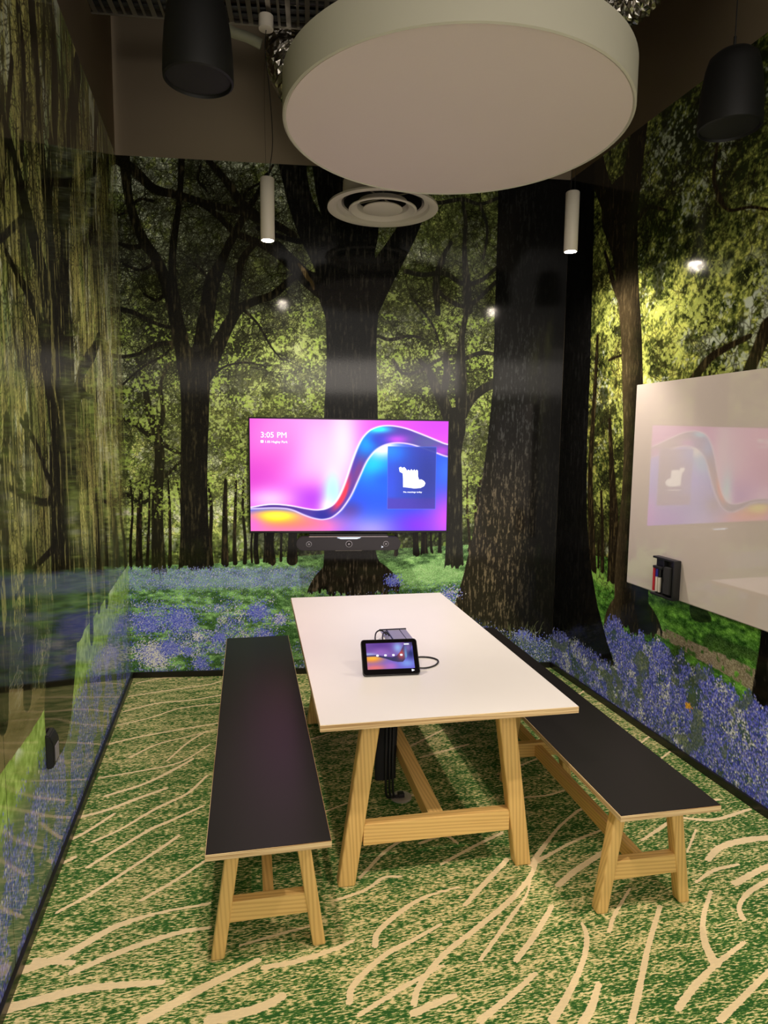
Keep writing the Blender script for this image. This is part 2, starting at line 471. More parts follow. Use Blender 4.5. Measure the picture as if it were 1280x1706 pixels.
# ------------------------------------------------------------------ mural, back wall
def to_back(x, y):
    p = hit(np.asarray(x, float), np.asarray(y, float), (-SK, 1, 0), (0, 0, 0)); return p[..., 0], p[..., 2]
def to_left(x, y):
    p = hit(np.asarray(x, float), np.asarray(y, float), (1, 0, 0), (0, 0, 0)); return p[..., 1], p[..., 2]
def to_right(x, y):
    p = hit(np.asarray(x, float), np.asarray(y, float), (1, 0, 0), (W, 0, 0)); return p[..., 1], p[..., 2]
rnd = random.Random(11)

def branch_starts(cv, strokes, n, L, r):
    """twig starts along traced limbs; L, r in metres"""
    out = []
    for st in strokes:
        for _ in range(n):
            i = rnd.randrange(len(st) - 1); t = rnd.random()
            x = st[i][0] + (st[i+1][0] - st[i][0]) * t; y = st[i][1] + (st[i+1][1] - st[i][1]) * t
            c, q = cv.px(np.array([x]), np.array([y]))
            out.append((float(c[0]), float(q[0]), rnd.uniform(0, 2 * PI), rnd.uniform(.5, 1.2) * L / cv.res, r / cv.res * rnd.uniform(.6, 1.2), 2))
    return out

def paint_back():
    cv = Canvas(0, W, 0, H, .0033, to_back); h, w, R = cv.h, cv.w, cv.res
    rows = np.arange(h)[:, None] * np.ones((1, w)); colsx = np.ones((h, 1)) * np.arange(w)[None]
    rz = rows * R; ux = colsx * R
    Z = lambda y: float(to_back(np.array([400.]), np.array([float(y)]))[1][0])
    bmap = .30 * np.exp(-((rz - 2.25) / .8) ** 2) - .35 * ss(rz, 3.1, 3.5)
    foliage(cv, (34, 42, 18), (104, 122, 56), (178, 194, 100), (176, 188, 158), .10, bmap)
    # open pale sky at the top left, bright sprays of young leaves in the middle
    skyb = ss(rz, 2.0, 3.2) * ss(1.9 - ux, -.3, .9)
    s = fbm(h, w, .18 / R, 3) * .6 + fbm(h, w, .025 / R, 2) * .6
    mixc(cv.img, (168, 180, 160), ss(s, -.6, .6) * skyb * .95)
    mixc(cv.img, (20, 26, 10), ss(fbm(h, w, .12 / R, 4), .8, 1.8) * .5)
    # tangled twigs, far (greenish, soft) then near (dark)
    m = lace(cv, 700, 1.2, (.12, .40), (.0022, .0042), 2, .5, 5); mixc(cv.img, (52, 58, 28), m * .75)
    m = lace(cv, 850, 1.3, (.12, .42), (.002, .0046), 2, .5, 6); mixc(cv.img, (22, 24, 12), m * .8)
    lf = ss(fbm(h, w, .13 / R, 3) * .7 + fbm(h, w, .014 / R, 2) * .6 + RNG.normal(size=(h, w)) * .2, .75, 1.35) * ss(rz, 1.0, 1.3) * ss(3.1 - rz, 0, .4)
    mixc(cv.img, (158, 180, 92), lf * .6)
    lf = ss(fbm(h, w, .16 / R, 3) * .8 + fbm(h, w, .014 / R, 2) * .5, .7, 1.3) * ss(rz, 1.0, 1.1) * ss(1.75 - rz, 0, .4)
    mixc(cv.img, (150, 174, 86), lf * .6)
    cv.img[:] = np.clip(cv.img, 0, 1) ** .78
    hor = cv.line_row([(215, 942), (350, 940), (420, 932), (520, 925), (640, 915), (760, 908), (900, 905)])[None]
    # dark wood edge behind the lawn, gaps of light, far trunks
    edge = ss(hor + .28 / R - rows, 0, .22 / R) * (rows > hor)
    mixc(cv.img, (36, 44, 22), edge * np.clip(.6 + .22 * fbm(h, w, .05 / R, 3), 0, .9))
    mixc(cv.img, (128, 156, 74), edge * ss(fbm(h, w, .05 / R, 3, .6), .7, 1.4) * .8)
    far = [[(x, 948 - abs(x - 215) * .055, wd), (x + rnd.uniform(-2, 2), 905, wd * .8), (x + rnd.uniform(-4, 4), 850, wd * .65), (x + rnd.uniform(-6, 6), 800, wd * .4)] for x, wd in
        ((232, 13), (375, 13), (392, 8), (408, 7), (428, 9), (451, 18), (487, 19), (352, 9), (694, 12), (707, 13), (733, 7), (283, 7), (245, 6), (660, 7), (797, 10), (218, 6), (300, 5), (420, 4), (440, 4), (468, 5), (720, 5), (782, 6))]
    # lawn
    g = fbm(h, w, .02 / R, 3, 2.5); below = (rows < hor).astype(float)
    lawn = np.array((98, 136, 84)) / 255. + g[..., None] * np.array((18, 22, 14)) / 255.
    mixc(cv.img, lawn, below)
    mixc(cv.img, (142, 188, 122), ss(fbm(h, w, .11 / R, 3, 5), -.2, 1.0) * below * ss(rz, .60, .72) * .75)
    mixc(cv.img, (48, 82, 42), ss(fbm(h, w, .05 / R, 3, 2), -.1, 1.2) * below * ss(.72 - rz, 0, .1) * .7)
    sp = RNG.random((h, w)) + .5 * RNG.random((h, w)); cv.img += ((sp - .75) * .22 * below)[..., None]
    m = basecut(cv, cv.stroke_mask(far), [(215, 946), (350, 944), (420, 942), (520, 942), (640, 930), (760, 920), (900, 915)], .008)
    bark(cv, m, (28, 25, 16), (64, 54, 38))
    # ---- traced trees
    t0 = [[(266, 965, 28), (264, 930, 23), (263, 900, 21), (262, 830, 19), (266, 765, 17), (262, 725, 15), (250, 690, 13), (240, 640, 9), (228, 600, 6)],
          [(200, 702, 5), (216, 700, 8), (245, 722, 9), (275, 742, 8), (300, 756, 7)], [(262, 725, 10), (272, 690, 8), (268, 640, 6), (285, 600, 4)],
          [(195, 818, 5), (215, 826, 6), (235, 838, 6), (255, 828, 6)], [(265, 800, 8), (285, 785, 6), (300, 770, 5)]]
    t1 = [[(327, 975, 78), (326, 950, 58), (325, 925, 51), (325, 900, 48), (323, 800, 45), (325, 700, 46), (325, 640, 50), (323, 605, 54)],
          [(310, 615, 28), (300, 560, 25), (282, 485, 21), (262, 435, 18), (240, 402, 17), (224, 365, 15), (213, 320, 15), (207, 262, 19)],
          [(304, 575, 20), (296, 520, 15), (287, 450, 13), (291, 390, 12), (299, 335, 10), (303, 262, 11)],
          [(330, 600, 26), (346, 540, 20), (356, 480, 17), (376, 420, 14), (394, 385, 13), (412, 350, 12), (430, 322, 9), (445, 290, 6)],
          [(326, 590, 14), (338, 510, 9), (347, 465, 10), (362, 440, 9), (385, 400, 8)],
          [(342, 622, 30), (366, 570, 24), (386, 532, 20), (402, 512, 16), (430, 500, 13), (457, 490, 13), (482, 468, 12), (505, 452, 11)],
          [(388, 525, 15), (394, 475, 14), (404, 432, 12), (426, 404, 10)],
          [(191, 262, 18), (226, 286, 17), (256, 314, 15), (300, 326, 14), (350, 341, 12), (400, 352, 12), (440, 362, 14)],
          [(262, 318, 10), (330, 338, 9), (366, 362, 10), (392, 388, 11), (430, 404, 12), (470, 428, 16), (512, 468, 20), (560, 505, 26)],
          [(348, 268, 10), (376, 300, 12), (400, 335, 15), (430, 362, 17), (455, 372, 14), (490, 392, 12)],
          [(192, 404, 5), (220, 412, 9), (240, 408, 9)], [(192, 512, 8), (226, 522, 8), (262, 540, 6), (300, 548, 8)], [(190, 596, 6), (230, 590, 6), (262, 574, 8), (302, 572, 8)],
          [(255, 335, 6), (232, 332, 5), (212, 352, 5), (192, 360, 4)], [(262, 434, 6), (235, 450, 5), (205, 440, 4)], [(283, 480, 7), (262, 500, 6), (240, 490, 4)], [(355, 480, 6), (340, 455, 5), (325, 440, 5)],
          [(300, 560, 5), (275, 590, 4), (240, 610, 4), (205, 640, 3)], [(340, 640, 6), (372, 612, 4), (410, 604, 3), (440, 610, 2)], [(402, 512, 5), (430, 540, 4), (450, 575, 3), (470, 600, 2)],
          [(400, 352, 6), (410, 320, 5), (440, 300, 4), (455, 275, 4)], [(335, 275, 4), (330, 300, 4), (345, 318, 4)]]
    t2 = [[(592, 1010, 170), (590, 990, 138), (588, 962, 104), (584, 930, 88), (583, 880, 84), (584, 780, 86), (585, 700, 90), (586, 620, 84), (586, 560, 84), (586, 520, 90), (582, 485, 104)],
          [(570, 500, 62), (548, 440, 50), (522, 385, 50), (502, 340, 42), (492, 300, 42), (486, 262, 48)],
          [(588, 500, 70), (590, 440, 74), (580, 390, 66), (560, 330, 62), (548, 272, 56)],
          [(606, 505, 60), (634, 460, 48), (662, 414, 40), (682, 378, 34), (696, 340, 30), (702, 300, 26), (706, 264, 24)],
          [(540, 475, 34), (510, 462, 26), (486, 436, 20), (462, 410, 16)],
          [(610, 420, 30), (618, 380, 26), (612, 330, 24), (620, 272, 20)],
          [(520, 395, 12), (500, 402, 10), (470, 395, 8), (430, 380, 8)]]
    t4 = [[(757, 965, 44), (757, 948, 34), (757, 925, 30), (757, 880, 28), (755, 800, 31), (752, 755, 34), (757, 715, 38), (758, 695, 32)],
          [(752, 705, 22), (738, 668, 20), (724, 640, 16), (714, 618, 10), (700, 600, 6)], [(764, 695, 22), (786, 664, 16), (806, 648, 15), (830, 636, 14)],
          [(770, 690, 20), (768, 640, 20), (768, 600, 16), (770, 560, 10), (778, 520, 8)], [(738, 660, 12), (745, 620, 12), (742, 590, 8)],
          [(730, 522, 9), (727, 470, 12), (738, 430, 8), (752, 404, 6)], [(780, 516, 16), (778, 470, 13), (774, 420, 8), (776, 370, 7), (770, 330, 5)],
          [(676, 452, 8), (705, 458, 8), (740, 455, 8), (770, 472, 8), (800, 468, 7), (828, 446, 6)], [(727, 480, 7), (742, 496, 7), (762, 508, 7), (780, 512, 7)],
          [(780, 512, 8), (800, 495, 7), (826, 470, 7)], [(770, 600, 7), (800, 588, 7), (826, 590, 6)], [(655, 600, 6), (672, 622, 5), (700, 618, 5), (730, 600, 5), (760, 592, 5)], [(630, 560, 5), (650, 566, 6), (680, 560, 5), (700, 562, 4)],
          [(700, 330, 8), (730, 338, 7), (770, 332, 7), (800, 340, 6), (830, 330, 6)], [(800, 340, 5), (812, 380, 5), (806, 430, 4)], [(690, 500, 4), (720, 540, 4), (735, 580, 3)]]
    m0 = np.zeros((h, w)); cv.twigs(m0, branch_starts(cv, t1[1:], 15, .24, .004) + branch_starts(cv, t4[1:], 10, .17, .0032) + branch_starts(cv, t0, 8, .13, .003) + branch_starts(cv, t2[4:], 9, .22, .004), bend=.5)
    mixc(cv.img, (20, 20, 12), m0 * .92)
    line = [(215, 953), (262, 956), (300, 948), (330, 950), (356, 948), (420, 950)]
    bark(cv, basecut(cv, cv.stroke_mask(t0), line), (32, 32, 20), (70, 68, 44))
    lf = ss(fbm(h, w, .09 / R, 2) * .6 + fbm(h, w, .014 / R, 2) * .8, .9, 1.3) * (rz > 1.15) * (rz < 2.6)
    mixc(cv.img, (150, 174, 84), lf * .7)
    bark(cv, basecut(cv, cv.stroke_mask(t4), [(700, 942), (757, 944), (800, 946)]), (38, 38, 34), (80, 78, 62))
    bark(cv, basecut(cv, cv.stroke_mask(t1), line), (22, 21, 15), (58, 54, 38))
    m = basecut(cv, cv.stroke_mask(t2), [(480, 990), (540, 984), (600, 996), (650, 984), (700, 980)], .02); bark(cv, m, (19, 20, 19), (50, 48, 42))
    m = cv.stroke_mask([[(498, 440, 4), (508, 454, 8), (514, 466, 5)], [(512, 458, 3), (520, 472, 6), (523, 482, 3)]]); bark(cv, m, (66, 56, 34), (128, 110, 76))
    # lit low bark of the middle tree and its roots
    m = basecut(cv, cv.stroke_mask(t2[:1] + [[(545, 960, 16), (530, 980, 12), (518, 994, 8)], [(628, 955, 16), (642, 976, 12), (655, 990, 8)]]), [(480, 988), (540, 984), (600, 994), (650, 982), (700, 980)], .02) * ss(Z(935) - rz, -.05, .06)
    bark(cv, m, (36, 33, 28), (104, 92, 78))
    # giant trunk against the right corner
    P = [(829, 240), (830, 330), (827, 450), (824, 560), (821, 650), (812, 740), (800, 820), (788, 890), (772, 960), (757, 1010), (740, 1060), (1000, 1120), (1000, 240)]
    mT = cv.poly_mask(P)
    E = P[:11][::-1]
    le = np.interp(np.arange(h), [float(cv.px(np.array([p[0]]), np.array([p[1]]))[1][0]) for p in E], [float(cv.px(np.array([p[0]]), np.array([p[1]]))[0][0]) for p in E])[:, None]
    q = (colsx - le) / (w - le)
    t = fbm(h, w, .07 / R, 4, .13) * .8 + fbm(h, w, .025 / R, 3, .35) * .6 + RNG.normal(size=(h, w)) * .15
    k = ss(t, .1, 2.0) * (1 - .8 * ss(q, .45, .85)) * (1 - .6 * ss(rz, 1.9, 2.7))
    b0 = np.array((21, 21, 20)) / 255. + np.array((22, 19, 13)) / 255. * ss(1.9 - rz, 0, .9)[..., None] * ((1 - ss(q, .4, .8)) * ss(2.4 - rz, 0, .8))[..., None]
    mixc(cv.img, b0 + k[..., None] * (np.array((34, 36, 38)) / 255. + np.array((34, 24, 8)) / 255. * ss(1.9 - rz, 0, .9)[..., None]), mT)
    # bluebells: a far band, then thick drifts towards the floor
    open0 = 1 - basecut(cv, cv.stroke_mask(t2[:1]), [(480, 988), (700, 982)], .0) - mT
    open_ = np.clip(open0, 0, 1)
    z950, z978, z1000, z1050 = Z(948), Z(978), Z(1000), Z(1050)
    band = ss(rz, z978 - .03, z978 + .02) * ss(z950 + .01 - rz, -.02, .03) * ss(1.42 - ux, 0, .25) * open_
    mixc(cv.img, (112, 128, 170), band * .5)
    bluebells(cv, band * (.55 + .4 * ss(fbm(h, w, .05 / R, 2, 3), -1, .4)), 260000, 1, blues=((120, 132, 222), (150, 158, 234), (98, 108, 204)))
    mid = ss(rz, z1000 - .02, z1000 + .02) * ss(z978 + .02 - rz, -.02, .03) * open_
    bluebells(cv, mid * .16, 160000, 1)
    drift = ss(fbm(h, w, .10 / R, 3, 1.8), -.75, .35) * ss(z1000 + .03 - rz, 0, .08)
    drift *= 1 - .85 * ss(fbm(h, w, .15 / R, 2, 1.6), .0, .8) * ss(z1050 + .02 - rz, -.03, .05)
    drift *= open_
    wm = np.clip(.05 + .5 * ss(fbm(h, w, .11 / R, 2), .9, 1.5), 0, .6)
    bluebells(cv, drift * .8, 330000, 1, whitemap=wm); bluebells(cv, drift * .55, 90000, 2, whitemap=wm)
    for x, y, r, n, wh in ((252, 1088, 26, 1300, .6), (262, 1100, 18, 600, .7), (284, 1080, 14, 900, .05), (335, 1104, 14, 400, .05), (312, 1085, 9, 260, 0), (365, 1062, 10, 260, 0), (330, 1060, 8, 120, .8),
                           (300, 1030, 26, 1400, .03), (245, 1040, 22, 1000, .06), (430, 1020, 18, 900, .02), (465, 1032, 12, 400, .3), (880, 1075, 18, 900, .1), (905, 1085, 22, 1100, .2), (870, 1060, 12, 500, 0),
                           (655, 968, 12, 300, 0), (440, 1060, 20, 800, .1), (750, 990, 16, 300, .3)):
        clump(cv, x, y, r, n, wh)
    # ferns and flowers at the foot of the giant trunk
    d = ss(cv.line_row([(760, 1014), (850, 1050), (900, 1064), (925, 1052)])[None] - rows, -.02 / R, .09 / R) * ss(ux, 2.15, 2.3)
    mixc(cv.img, (60, 80, 50), d * .75)
    bluebells(cv, d * .8, 160000, 1, white=.12); bluebells(cv, d * .45, 30000, 2, white=.14)
    m = np.zeros((h, w)); st = []
    for _ in range(30):
        c, q_ = cv.px(np.array([rnd.uniform(848, 905)]), np.array([rnd.uniform(1052, 1075)])); st.append((float(c[0]), float(q_[0]), rnd.uniform(.9, 2.2), rnd.uniform(.05, .13) / R, .8, 0))
    cv.twigs(m, st, depth=0, bend=.25); mixc(cv.img, (126, 134, 92), m * .8)
    return inks(cv, 1.44, 1.14, .90)

def paint_right():
    cv = Canvas(YB, SK * W, 0, H, .0042, to_right); h, w, R = cv.h, cv.w, cv.res
    rows = np.arange(h)[:, None] * np.ones((1, w)); cols = np.ones((h, 1)) * np.arange(w)[None]
    rz = rows * R; yy = YB + cols * R
    bmap = .35 * np.exp(-((rz - 2.15) / .6) ** 2) - .7 * ss(rz, 2.6, 3.2)
    foliage(cv, (30, 38, 16), (92, 102, 46), (184, 190, 92), (170, 180, 158), -.55, bmap, leaf=.008)
    near = ss(yy, -1.5, -.8)
    mixc(cv.img, (188, 182, 88), ss(fbm(h, w, .18 / R, 3) * .6 + fbm(h, w, .02 / R, 2) * .6, -.1, 1.3) * near * ss(2.7 - rz, 0, .5) * (rz > 1.0) * .8)
    mixc(cv.img, (176, 186, 168), ss(fbm(h, w, .07 / R, 3), .5, 1.3) * np.exp(-((yy + 2.15) / .3) ** 2 - ((rz - 2.35) / .26) ** 2))
    mixc(cv.img, (22, 26, 13), ss(fbm(h, w, .12 / R, 4), .5, 1.4) * .75 * ss(rz, .9, 1.2))
    m = lace(cv, 360, 1.2, (.1, .3), (.0016, .0035), 2, .5, 8); mixc(cv.img, (34, 32, 17), m * .8)
    lf = ss(fbm(h, w, .13 / R, 3) * .7 + fbm(h, w, .016 / R, 2) * .6 + RNG.normal(size=(h, w)) * .2, .6, 1.3) * (rz > 1.1) * ss(3.0 - rz, 0, .5)
    mixc(cv.img, (182, 194, 96), lf * .7)
    cv.img[:] = np.clip(cv.img, 0, 1) ** .88
    hor = cv.line_row([(985, 925), (1010, 928), (1040, 946), (1100, 960), (1280, 1000)])[None]
    g = fbm(h, w, .02 / R, 3, 2.0); below = (rows < hor).astype(float)
    lawn = np.array((84, 132, 54)) / 255. + g[..., None] * np.array((18, 22, 10)) / 255.
    mixc(cv.img, lawn, below)
    mixc(cv.img, (158, 200, 98), ss(fbm(h, w, .14 / R, 3, 3), 0, 1.2) * below * ss(yy, -1.6, -1.0) * .8)
    mixc(cv.img, (46, 72, 34), ss(fbm(h, w, .08 / R, 3, 3), .0, 1.2) * below * ss(-yy, 1.2, 1.6) * .7)
    cv.img += ((RNG.random((h, w)) - .5) * .2 * below)[..., None]
    edge = ss(hor + .4 / R - rows, 0, .3 / R) * (rows > hor); mixc(cv.img, (40, 42, 20), edge * np.clip(.5 + .25 * fbm(h, w, .06 / R, 3, .5), 0, .85))
    m = cv.stroke_mask([[(1085, 1044, 10), (1120, 1062, 16), (1160, 1084, 20), (1210, 1108, 26), (1262, 1137, 34), (1330, 1172, 50), (1420, 1220, 70)]])
    gp = np.array((146, 128, 116)) / 255. + (RNG.random((h, w, 1)) - .5) * .3
    mixc(cv.img, gp, m * ss(fbm(h, w, .03 / R, 2), -1.6, -.2) * .85)
    # trees
    t5 = [[(1054, 1075, 104), (1052, 1058, 80), (1050, 1035, 60), (1047, 1005, 47), (1044, 960, 40), (1046, 900, 34), (1052, 820, 32), (1056, 740, 34), (1054, 640, 34), (1052, 560, 33), (1047, 490, 34), (1042, 420, 38), (1036, 370, 50), (1030, 345, 56)],
          [(1028, 360, 36), (1010, 325, 24), (998, 290, 22), (990, 250, 20), (984, 200, 16)], [(1042, 350, 40), (1052, 300, 30), (1060, 250, 26), (1068, 190, 24)],
          [(1034, 500, 8), (1022, 470, 7), (1014, 440, 5), (1008, 420, 4)], [(1066, 360, 8), (1080, 345, 6), (1110, 350, 5)]]
    ts = [[(1022, 985, 22), (1022, 930, 17), (1023, 860, 15), (1020, 790, 9), (1016, 700, 5)], [(1004, 950, 6), (1004, 880, 5), (1002, 820, 4)], [(988, 950, 12), (985, 860, 10), (984, 780, 8), (992, 640, 6), (996, 560, 4)], [(997, 945, 3), (998, 900, 3)], [(1034, 950, 4), (1034, 900, 4)],
          [(1015, 600, 4), (1040, 590, 3)], [(1280, 545, 26), (1260, 590, 20), (1240, 640, 22)], [(1150, 640, 14), (1180, 600, 12), (1210, 580, 10), (1250, 560, 8)], [(1195, 330, 6), (1215, 350, 6), (1250, 345, 5), (1285, 350, 5)], [(1195, 240, 5), (1190, 300, 6), (1205, 340, 6)]]
    m0 = np.zeros((h, w)); cv.twigs(m0, branch_starts(cv, t5[1:], 9, .22, .0036) + branch_starts(cv, ts, 8, .15, .003), bend=.5); mixc(cv.img, (30, 26, 14), m0 * .85)
    bark(cv, basecut(cv, cv.stroke_mask(ts), [(985, 950), (1022, 974), (1040, 975), (1060, 1300)], .004), (36, 30, 19), (84, 74, 48))
    m = basecut(cv, cv.stroke_mask(t5), [(990, 1046), (1020, 1042), (1052, 1056), (1090, 1054), (1110, 1064)], .02)
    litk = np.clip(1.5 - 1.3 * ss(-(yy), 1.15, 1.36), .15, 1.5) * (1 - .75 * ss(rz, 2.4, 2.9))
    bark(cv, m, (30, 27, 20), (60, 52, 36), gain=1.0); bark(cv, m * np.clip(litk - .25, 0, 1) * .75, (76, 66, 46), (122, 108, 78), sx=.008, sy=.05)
    m = basecut(cv, cv.poly_mask([(1062, 960), (1080, 960), (1081, 1020), (1098, 1072), (1070, 1066), (1058, 1010)]), [(990, 1046), (1090, 1054), (1110, 1064)], .01); mixc(cv.img, (20, 22, 24), m * .9)
    m = cv.stroke_mask([[(1292, 1190, 80), (1282, 1130, 46), (1284, 1070, 34), (1290, 960, 30), (1290, 700, 30)]]) * (rows > cv.line_row([(1230, 1172), (1300, 1200)])[None]); bark(cv, m, (18, 17, 14), (56, 52, 46))
    m = cv.stroke_mask([[(1162, 1018, 30), (1180, 1030, 12)]]); mixc(cv.img, (22, 30, 20), m * .7)
    # rest of the big corner trunk
    P = [(900, 200), (994, 200), (991, 310), (988, 450), (984, 600), (978, 760), (978, 860), (984, 940), (996, 1010), (1012, 1070), (1026, 1112), (985, 1100), (950, 1078), (925, 1070), (880, 1060), (880, 200)]
    mT = cv.poly_mask(P); bark(cv, mT, (17, 17, 17), (40, 40, 40), .7)
    # bluebell field
    top = cv.line_row([(920, 1048), (960, 1052), (1000, 1040), (1015, 1028), (1030, 1036), (1060, 1052), (1100, 1070), (1140, 1090), (1200, 1126), (1280, 1180), (1400, 1262)])[None]
    top = top + fbm(1, w, 10, 2) * .02 / R
    f = ss(top - rows, -.01 / R, .05 / R) * (1 - mT * ss(rows - cv.line_row([(918, 1040), (950, 1058), (990, 1085), (1030, 1114)])[None], -.06 / R, .02 / R))
    mixc(cv.img, (72, 84, 104), f * .75)
    drift = f * (.6 + .4 * ss(fbm(h, w, .09 / R, 3), -.8, .4)) * (1 - .75 * ss(fbm(h, w, .12 / R, 2), 1.0, 1.5))
    wm = np.clip(.07 + .5 * ss(fbm(h, w, .1 / R, 2, .7), .6, 1.4), 0, .6)
    BL = ((96, 106, 208), (124, 130, 224), (150, 152, 226), (72, 80, 176))
    bluebells(cv, drift * .9, 620000, 1, whitemap=wm, blues=BL); bluebells(cv, drift * .6, 170000, 2, whitemap=wm, blues=BL)
    gr = ss(fbm(h, w, .10 / R, 3), .9, 1.5) * f; mixc(cv.img, (88, 104, 62), gr * .6)
    clump(cv, 1146, 1176, 5, 40, 0, ((226, 168, 60), (226, 168, 60), (200, 140, 60)))
    return inks(cv, 1.16, 1.12, .97)

def paint_left():
    cv = Canvas(YB, 0, 0, H, .0042, to_left); h, w, R = cv.h, cv.w, cv.res
    rows = np.arange(h)[:, None] * np.ones((1, w)); cols = np.ones((h, 1)) * np.arange(w)[None]
    rz = rows * R; yy = YB + cols * R
    # hanging willow curtain: long vertical streaks
    st = fbm(h, w, .3 / R, 4, .06) * .7 + fbm(h, w, .09 / R, 3, .15) * .6; big = fbm(h, w, .4 / R, 3, .6)
    t = st * .7 + big * .5 + RNG.normal(size=(h, w)) * .35
    cv.img[:] = np.array((44, 46, 22)) / 255.
    mixc(cv.img, (124, 126, 68), ss(t, -1.3, .2)); mixc(cv.img, (192, 188, 118), ss(t, .2, 1.8))
    sky = ss(fbm(h, w, .5 / R, 3, .3) * .8 + fbm(h, w, .07 / R, 2, .4) * .4, .2, 1.1) * ss(rz, 1.1, 1.8)
    mixc(cv.img, (190, 198, 180), sky * .85)
    mixc(cv.img, (140, 110, 72), ss(fbm(h, w, .14 / R, 3, .4), .5, 1.3) * .2)
    mixc(cv.img, (90, 124, 56), ss(fbm(h, w, .3 / R, 3, .5), .5, 1.3) * .45)
    mixc(cv.img, (32, 32, 17), ss(fbm(h, w, .4 / R, 3, .12), .7, 1.5) * .7)
    m = np.zeros((h, w)); s_ = [(rnd.uniform(0, w), rnd.uniform(1.2 / R, h), -PI / 2 + rnd.uniform(-.25, .25), rnd.uniform(.3, .8) / R, rnd.uniform(.002, .005) / R, 1) for _ in range(420)]
    cv.twigs(m, s_, bend=.12); mixc(cv.img, (38, 40, 22), m * .75)
    m = np.zeros((h, w)); s_ = [(rnd.uniform(w * .4, w), rnd.uniform(1.3 / R, h * .95), -PI / 2 + rnd.uniform(-.08, .08), rnd.uniform(.3, .9) / R, rnd.uniform(.0016, .003) / R, 0) for _ in range(620)]
    cv.twigs(m, s_, bend=.06); mixc(cv.img, (196, 192, 124), m * .7)
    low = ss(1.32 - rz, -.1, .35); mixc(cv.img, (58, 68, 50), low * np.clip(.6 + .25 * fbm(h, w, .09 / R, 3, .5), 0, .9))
    water = cv.poly_mask([(-200, 1150), (18, 1148), (100, 1146), (90, 1180), (50, 1225), (0, 1292), (-200, 1500)])
    wc = np.array((112, 102, 70)) / 255. + fbm(h, w, .05 / R, 3, 4)[..., None] * .03
    mixc(cv.img, wc, water)
    m = np.zeros((h, w)); s_ = []
    for _ in range(46):
        c, q = cv.px(np.array([rnd.uniform(20, 110)]), np.array([rnd.uniform(1060, 1150)])); s_.append((float(c[0]), float(q[0]), rnd.uniform(0, 6.28), rnd.uniform(.05, .14) / R, .8, 1))
    cv.twigs(m, s_, bend=.7); mixc(cv.img, (142, 138, 126), m * .7)
    # bank and lawn, then flowers by the skirting
    top = cv.line_row([(-120, 1420), (0, 1290), (50, 1222), (100, 1140), (132, 1062), (160, 1022), (190, 975), (214, 940)])[None]
    ban = (rows < top).astype(float)
    gr = np.array((140, 172, 82)) / 255. + fbm(h, w, .03 / R, 3)[..., None] * .05
    mixc(cv.img, gr, ban)
    mixc(cv.img, (186, 204, 176), ss(fbm(h, w, .13 / R, 2), .2, 1.2) * ban * ss(rows - top, -.06 / R, 0))
    bt = cv.line_row([(-120, 1560), (0, 1380), (60, 1270), (110, 1190), (150, 1110), (180, 1060), (212, 1000)])[None]
    f = ss(bt - rows, -.04 / R, .12 / R); mixc(cv.img, (86, 100, 92), f * .8)
    drift = f * ss(fbm(h, w, .12 / R, 3, .8), -1.0, .4)
    BL = ((100, 110, 196), (130, 138, 214), (76, 84, 166))
    bluebells(cv, drift * .85, 620000, 1, white=.05, blues=BL); bluebells(cv, drift * .5, 120000, 2, white=.06, blues=BL)
    tr = [[(131, 1000, 30), (128, 960, 27), (120, 860, 26), (117, 780, 25), (113, 700, 24), (108, 640, 28), (100, 590, 30), (88, 545, 26), (76, 480, 18), (60, 415, 16), (42, 340, 13), (22, 260, 11), (0, 180, 9)],
          [(104, 620, 30), (98, 560, 26), (92, 500, 18), (86, 440, 15), (78, 340, 12), (68, 240, 11), (62, 140, 10), (52, 0, 10)],
          [(114, 640, 22), (112, 560, 20), (108, 480, 14), (108, 400, 13), (106, 360, 16), (112, 290, 13), (118, 230, 13), (124, 160, 10), (130, 110, 8)],
          [(100, 590, 18), (94, 480, 14), (84, 400, 12), (82, 320, 9), (88, 240, 10), (92, 150, 9), (88, 40, 8)],
          [(80, 640, 12), (78, 600, 14), (72, 560, 12), (52, 500, 8), (30, 460, 6), (10, 420, 5)],
          [(99, 965, 24), (98, 900, 22), (96, 840, 20), (93, 780, 20), (94, 740, 17), (90, 700, 16), (82, 650, 12), (72, 600, 9)],
          [(100, 1160, 46), (108, 1080, 42), (112, 1000, 40)], [(46, 1160, 14), (48, 1060, 16), (48, 940, 12), (48, 820, 11), (44, 700, 8)], [(6, 1200, 16), (8, 1000, 18), (6, 860, 16), (12, 700, 10)],
          [(124, 700, 7), (128, 650, 7), (140, 610, 7), (156, 586, 6), (166, 560, 4)], [(126, 690, 5), (134, 655, 6), (146, 660, 5), (156, 662, 4)],
          [(-20, 800, 7), (10, 810, 7), (34, 822, 8), (60, 834, 9), (80, 836, 9), (92, 820, 8)], [(0, 768, 6), (18, 778, 6), (36, 808, 6)],
          [(112, 902, 4), (98, 904, 6), (78, 925, 5), (52, 952, 4), (30, 990, 4), (0, 1035, 4)], [(0, 400, 6), (20, 380, 7), (42, 360, 6)],
          [(34, 700, 4), (60, 740, 5), (78, 790, 5), (94, 820, 6)], [(165, 1010, 5), (165, 960, 6), (163, 900, 6), (160, 820, 4)], [(178, 1000, 5), (178, 940, 6), (176, 860, 5), (174, 780, 4)], [(153, 1060, 6), (152, 1000, 6)],
          [(150, 0, 3), (160, 120, 4), (158, 260, 4), (150, 400, 4)], [(30, 0, 6), (40, 120, 6), (36, 260, 5)], [(20, 100, 5), (10, 220, 5), (4, 330, 5)]]
    m0 = np.zeros((h, w)); cv.twigs(m0, branch_starts(cv, tr[:5], 12, .28, .0034), bend=.35); mixc(cv.img, (32, 30, 17), m0 * .85)
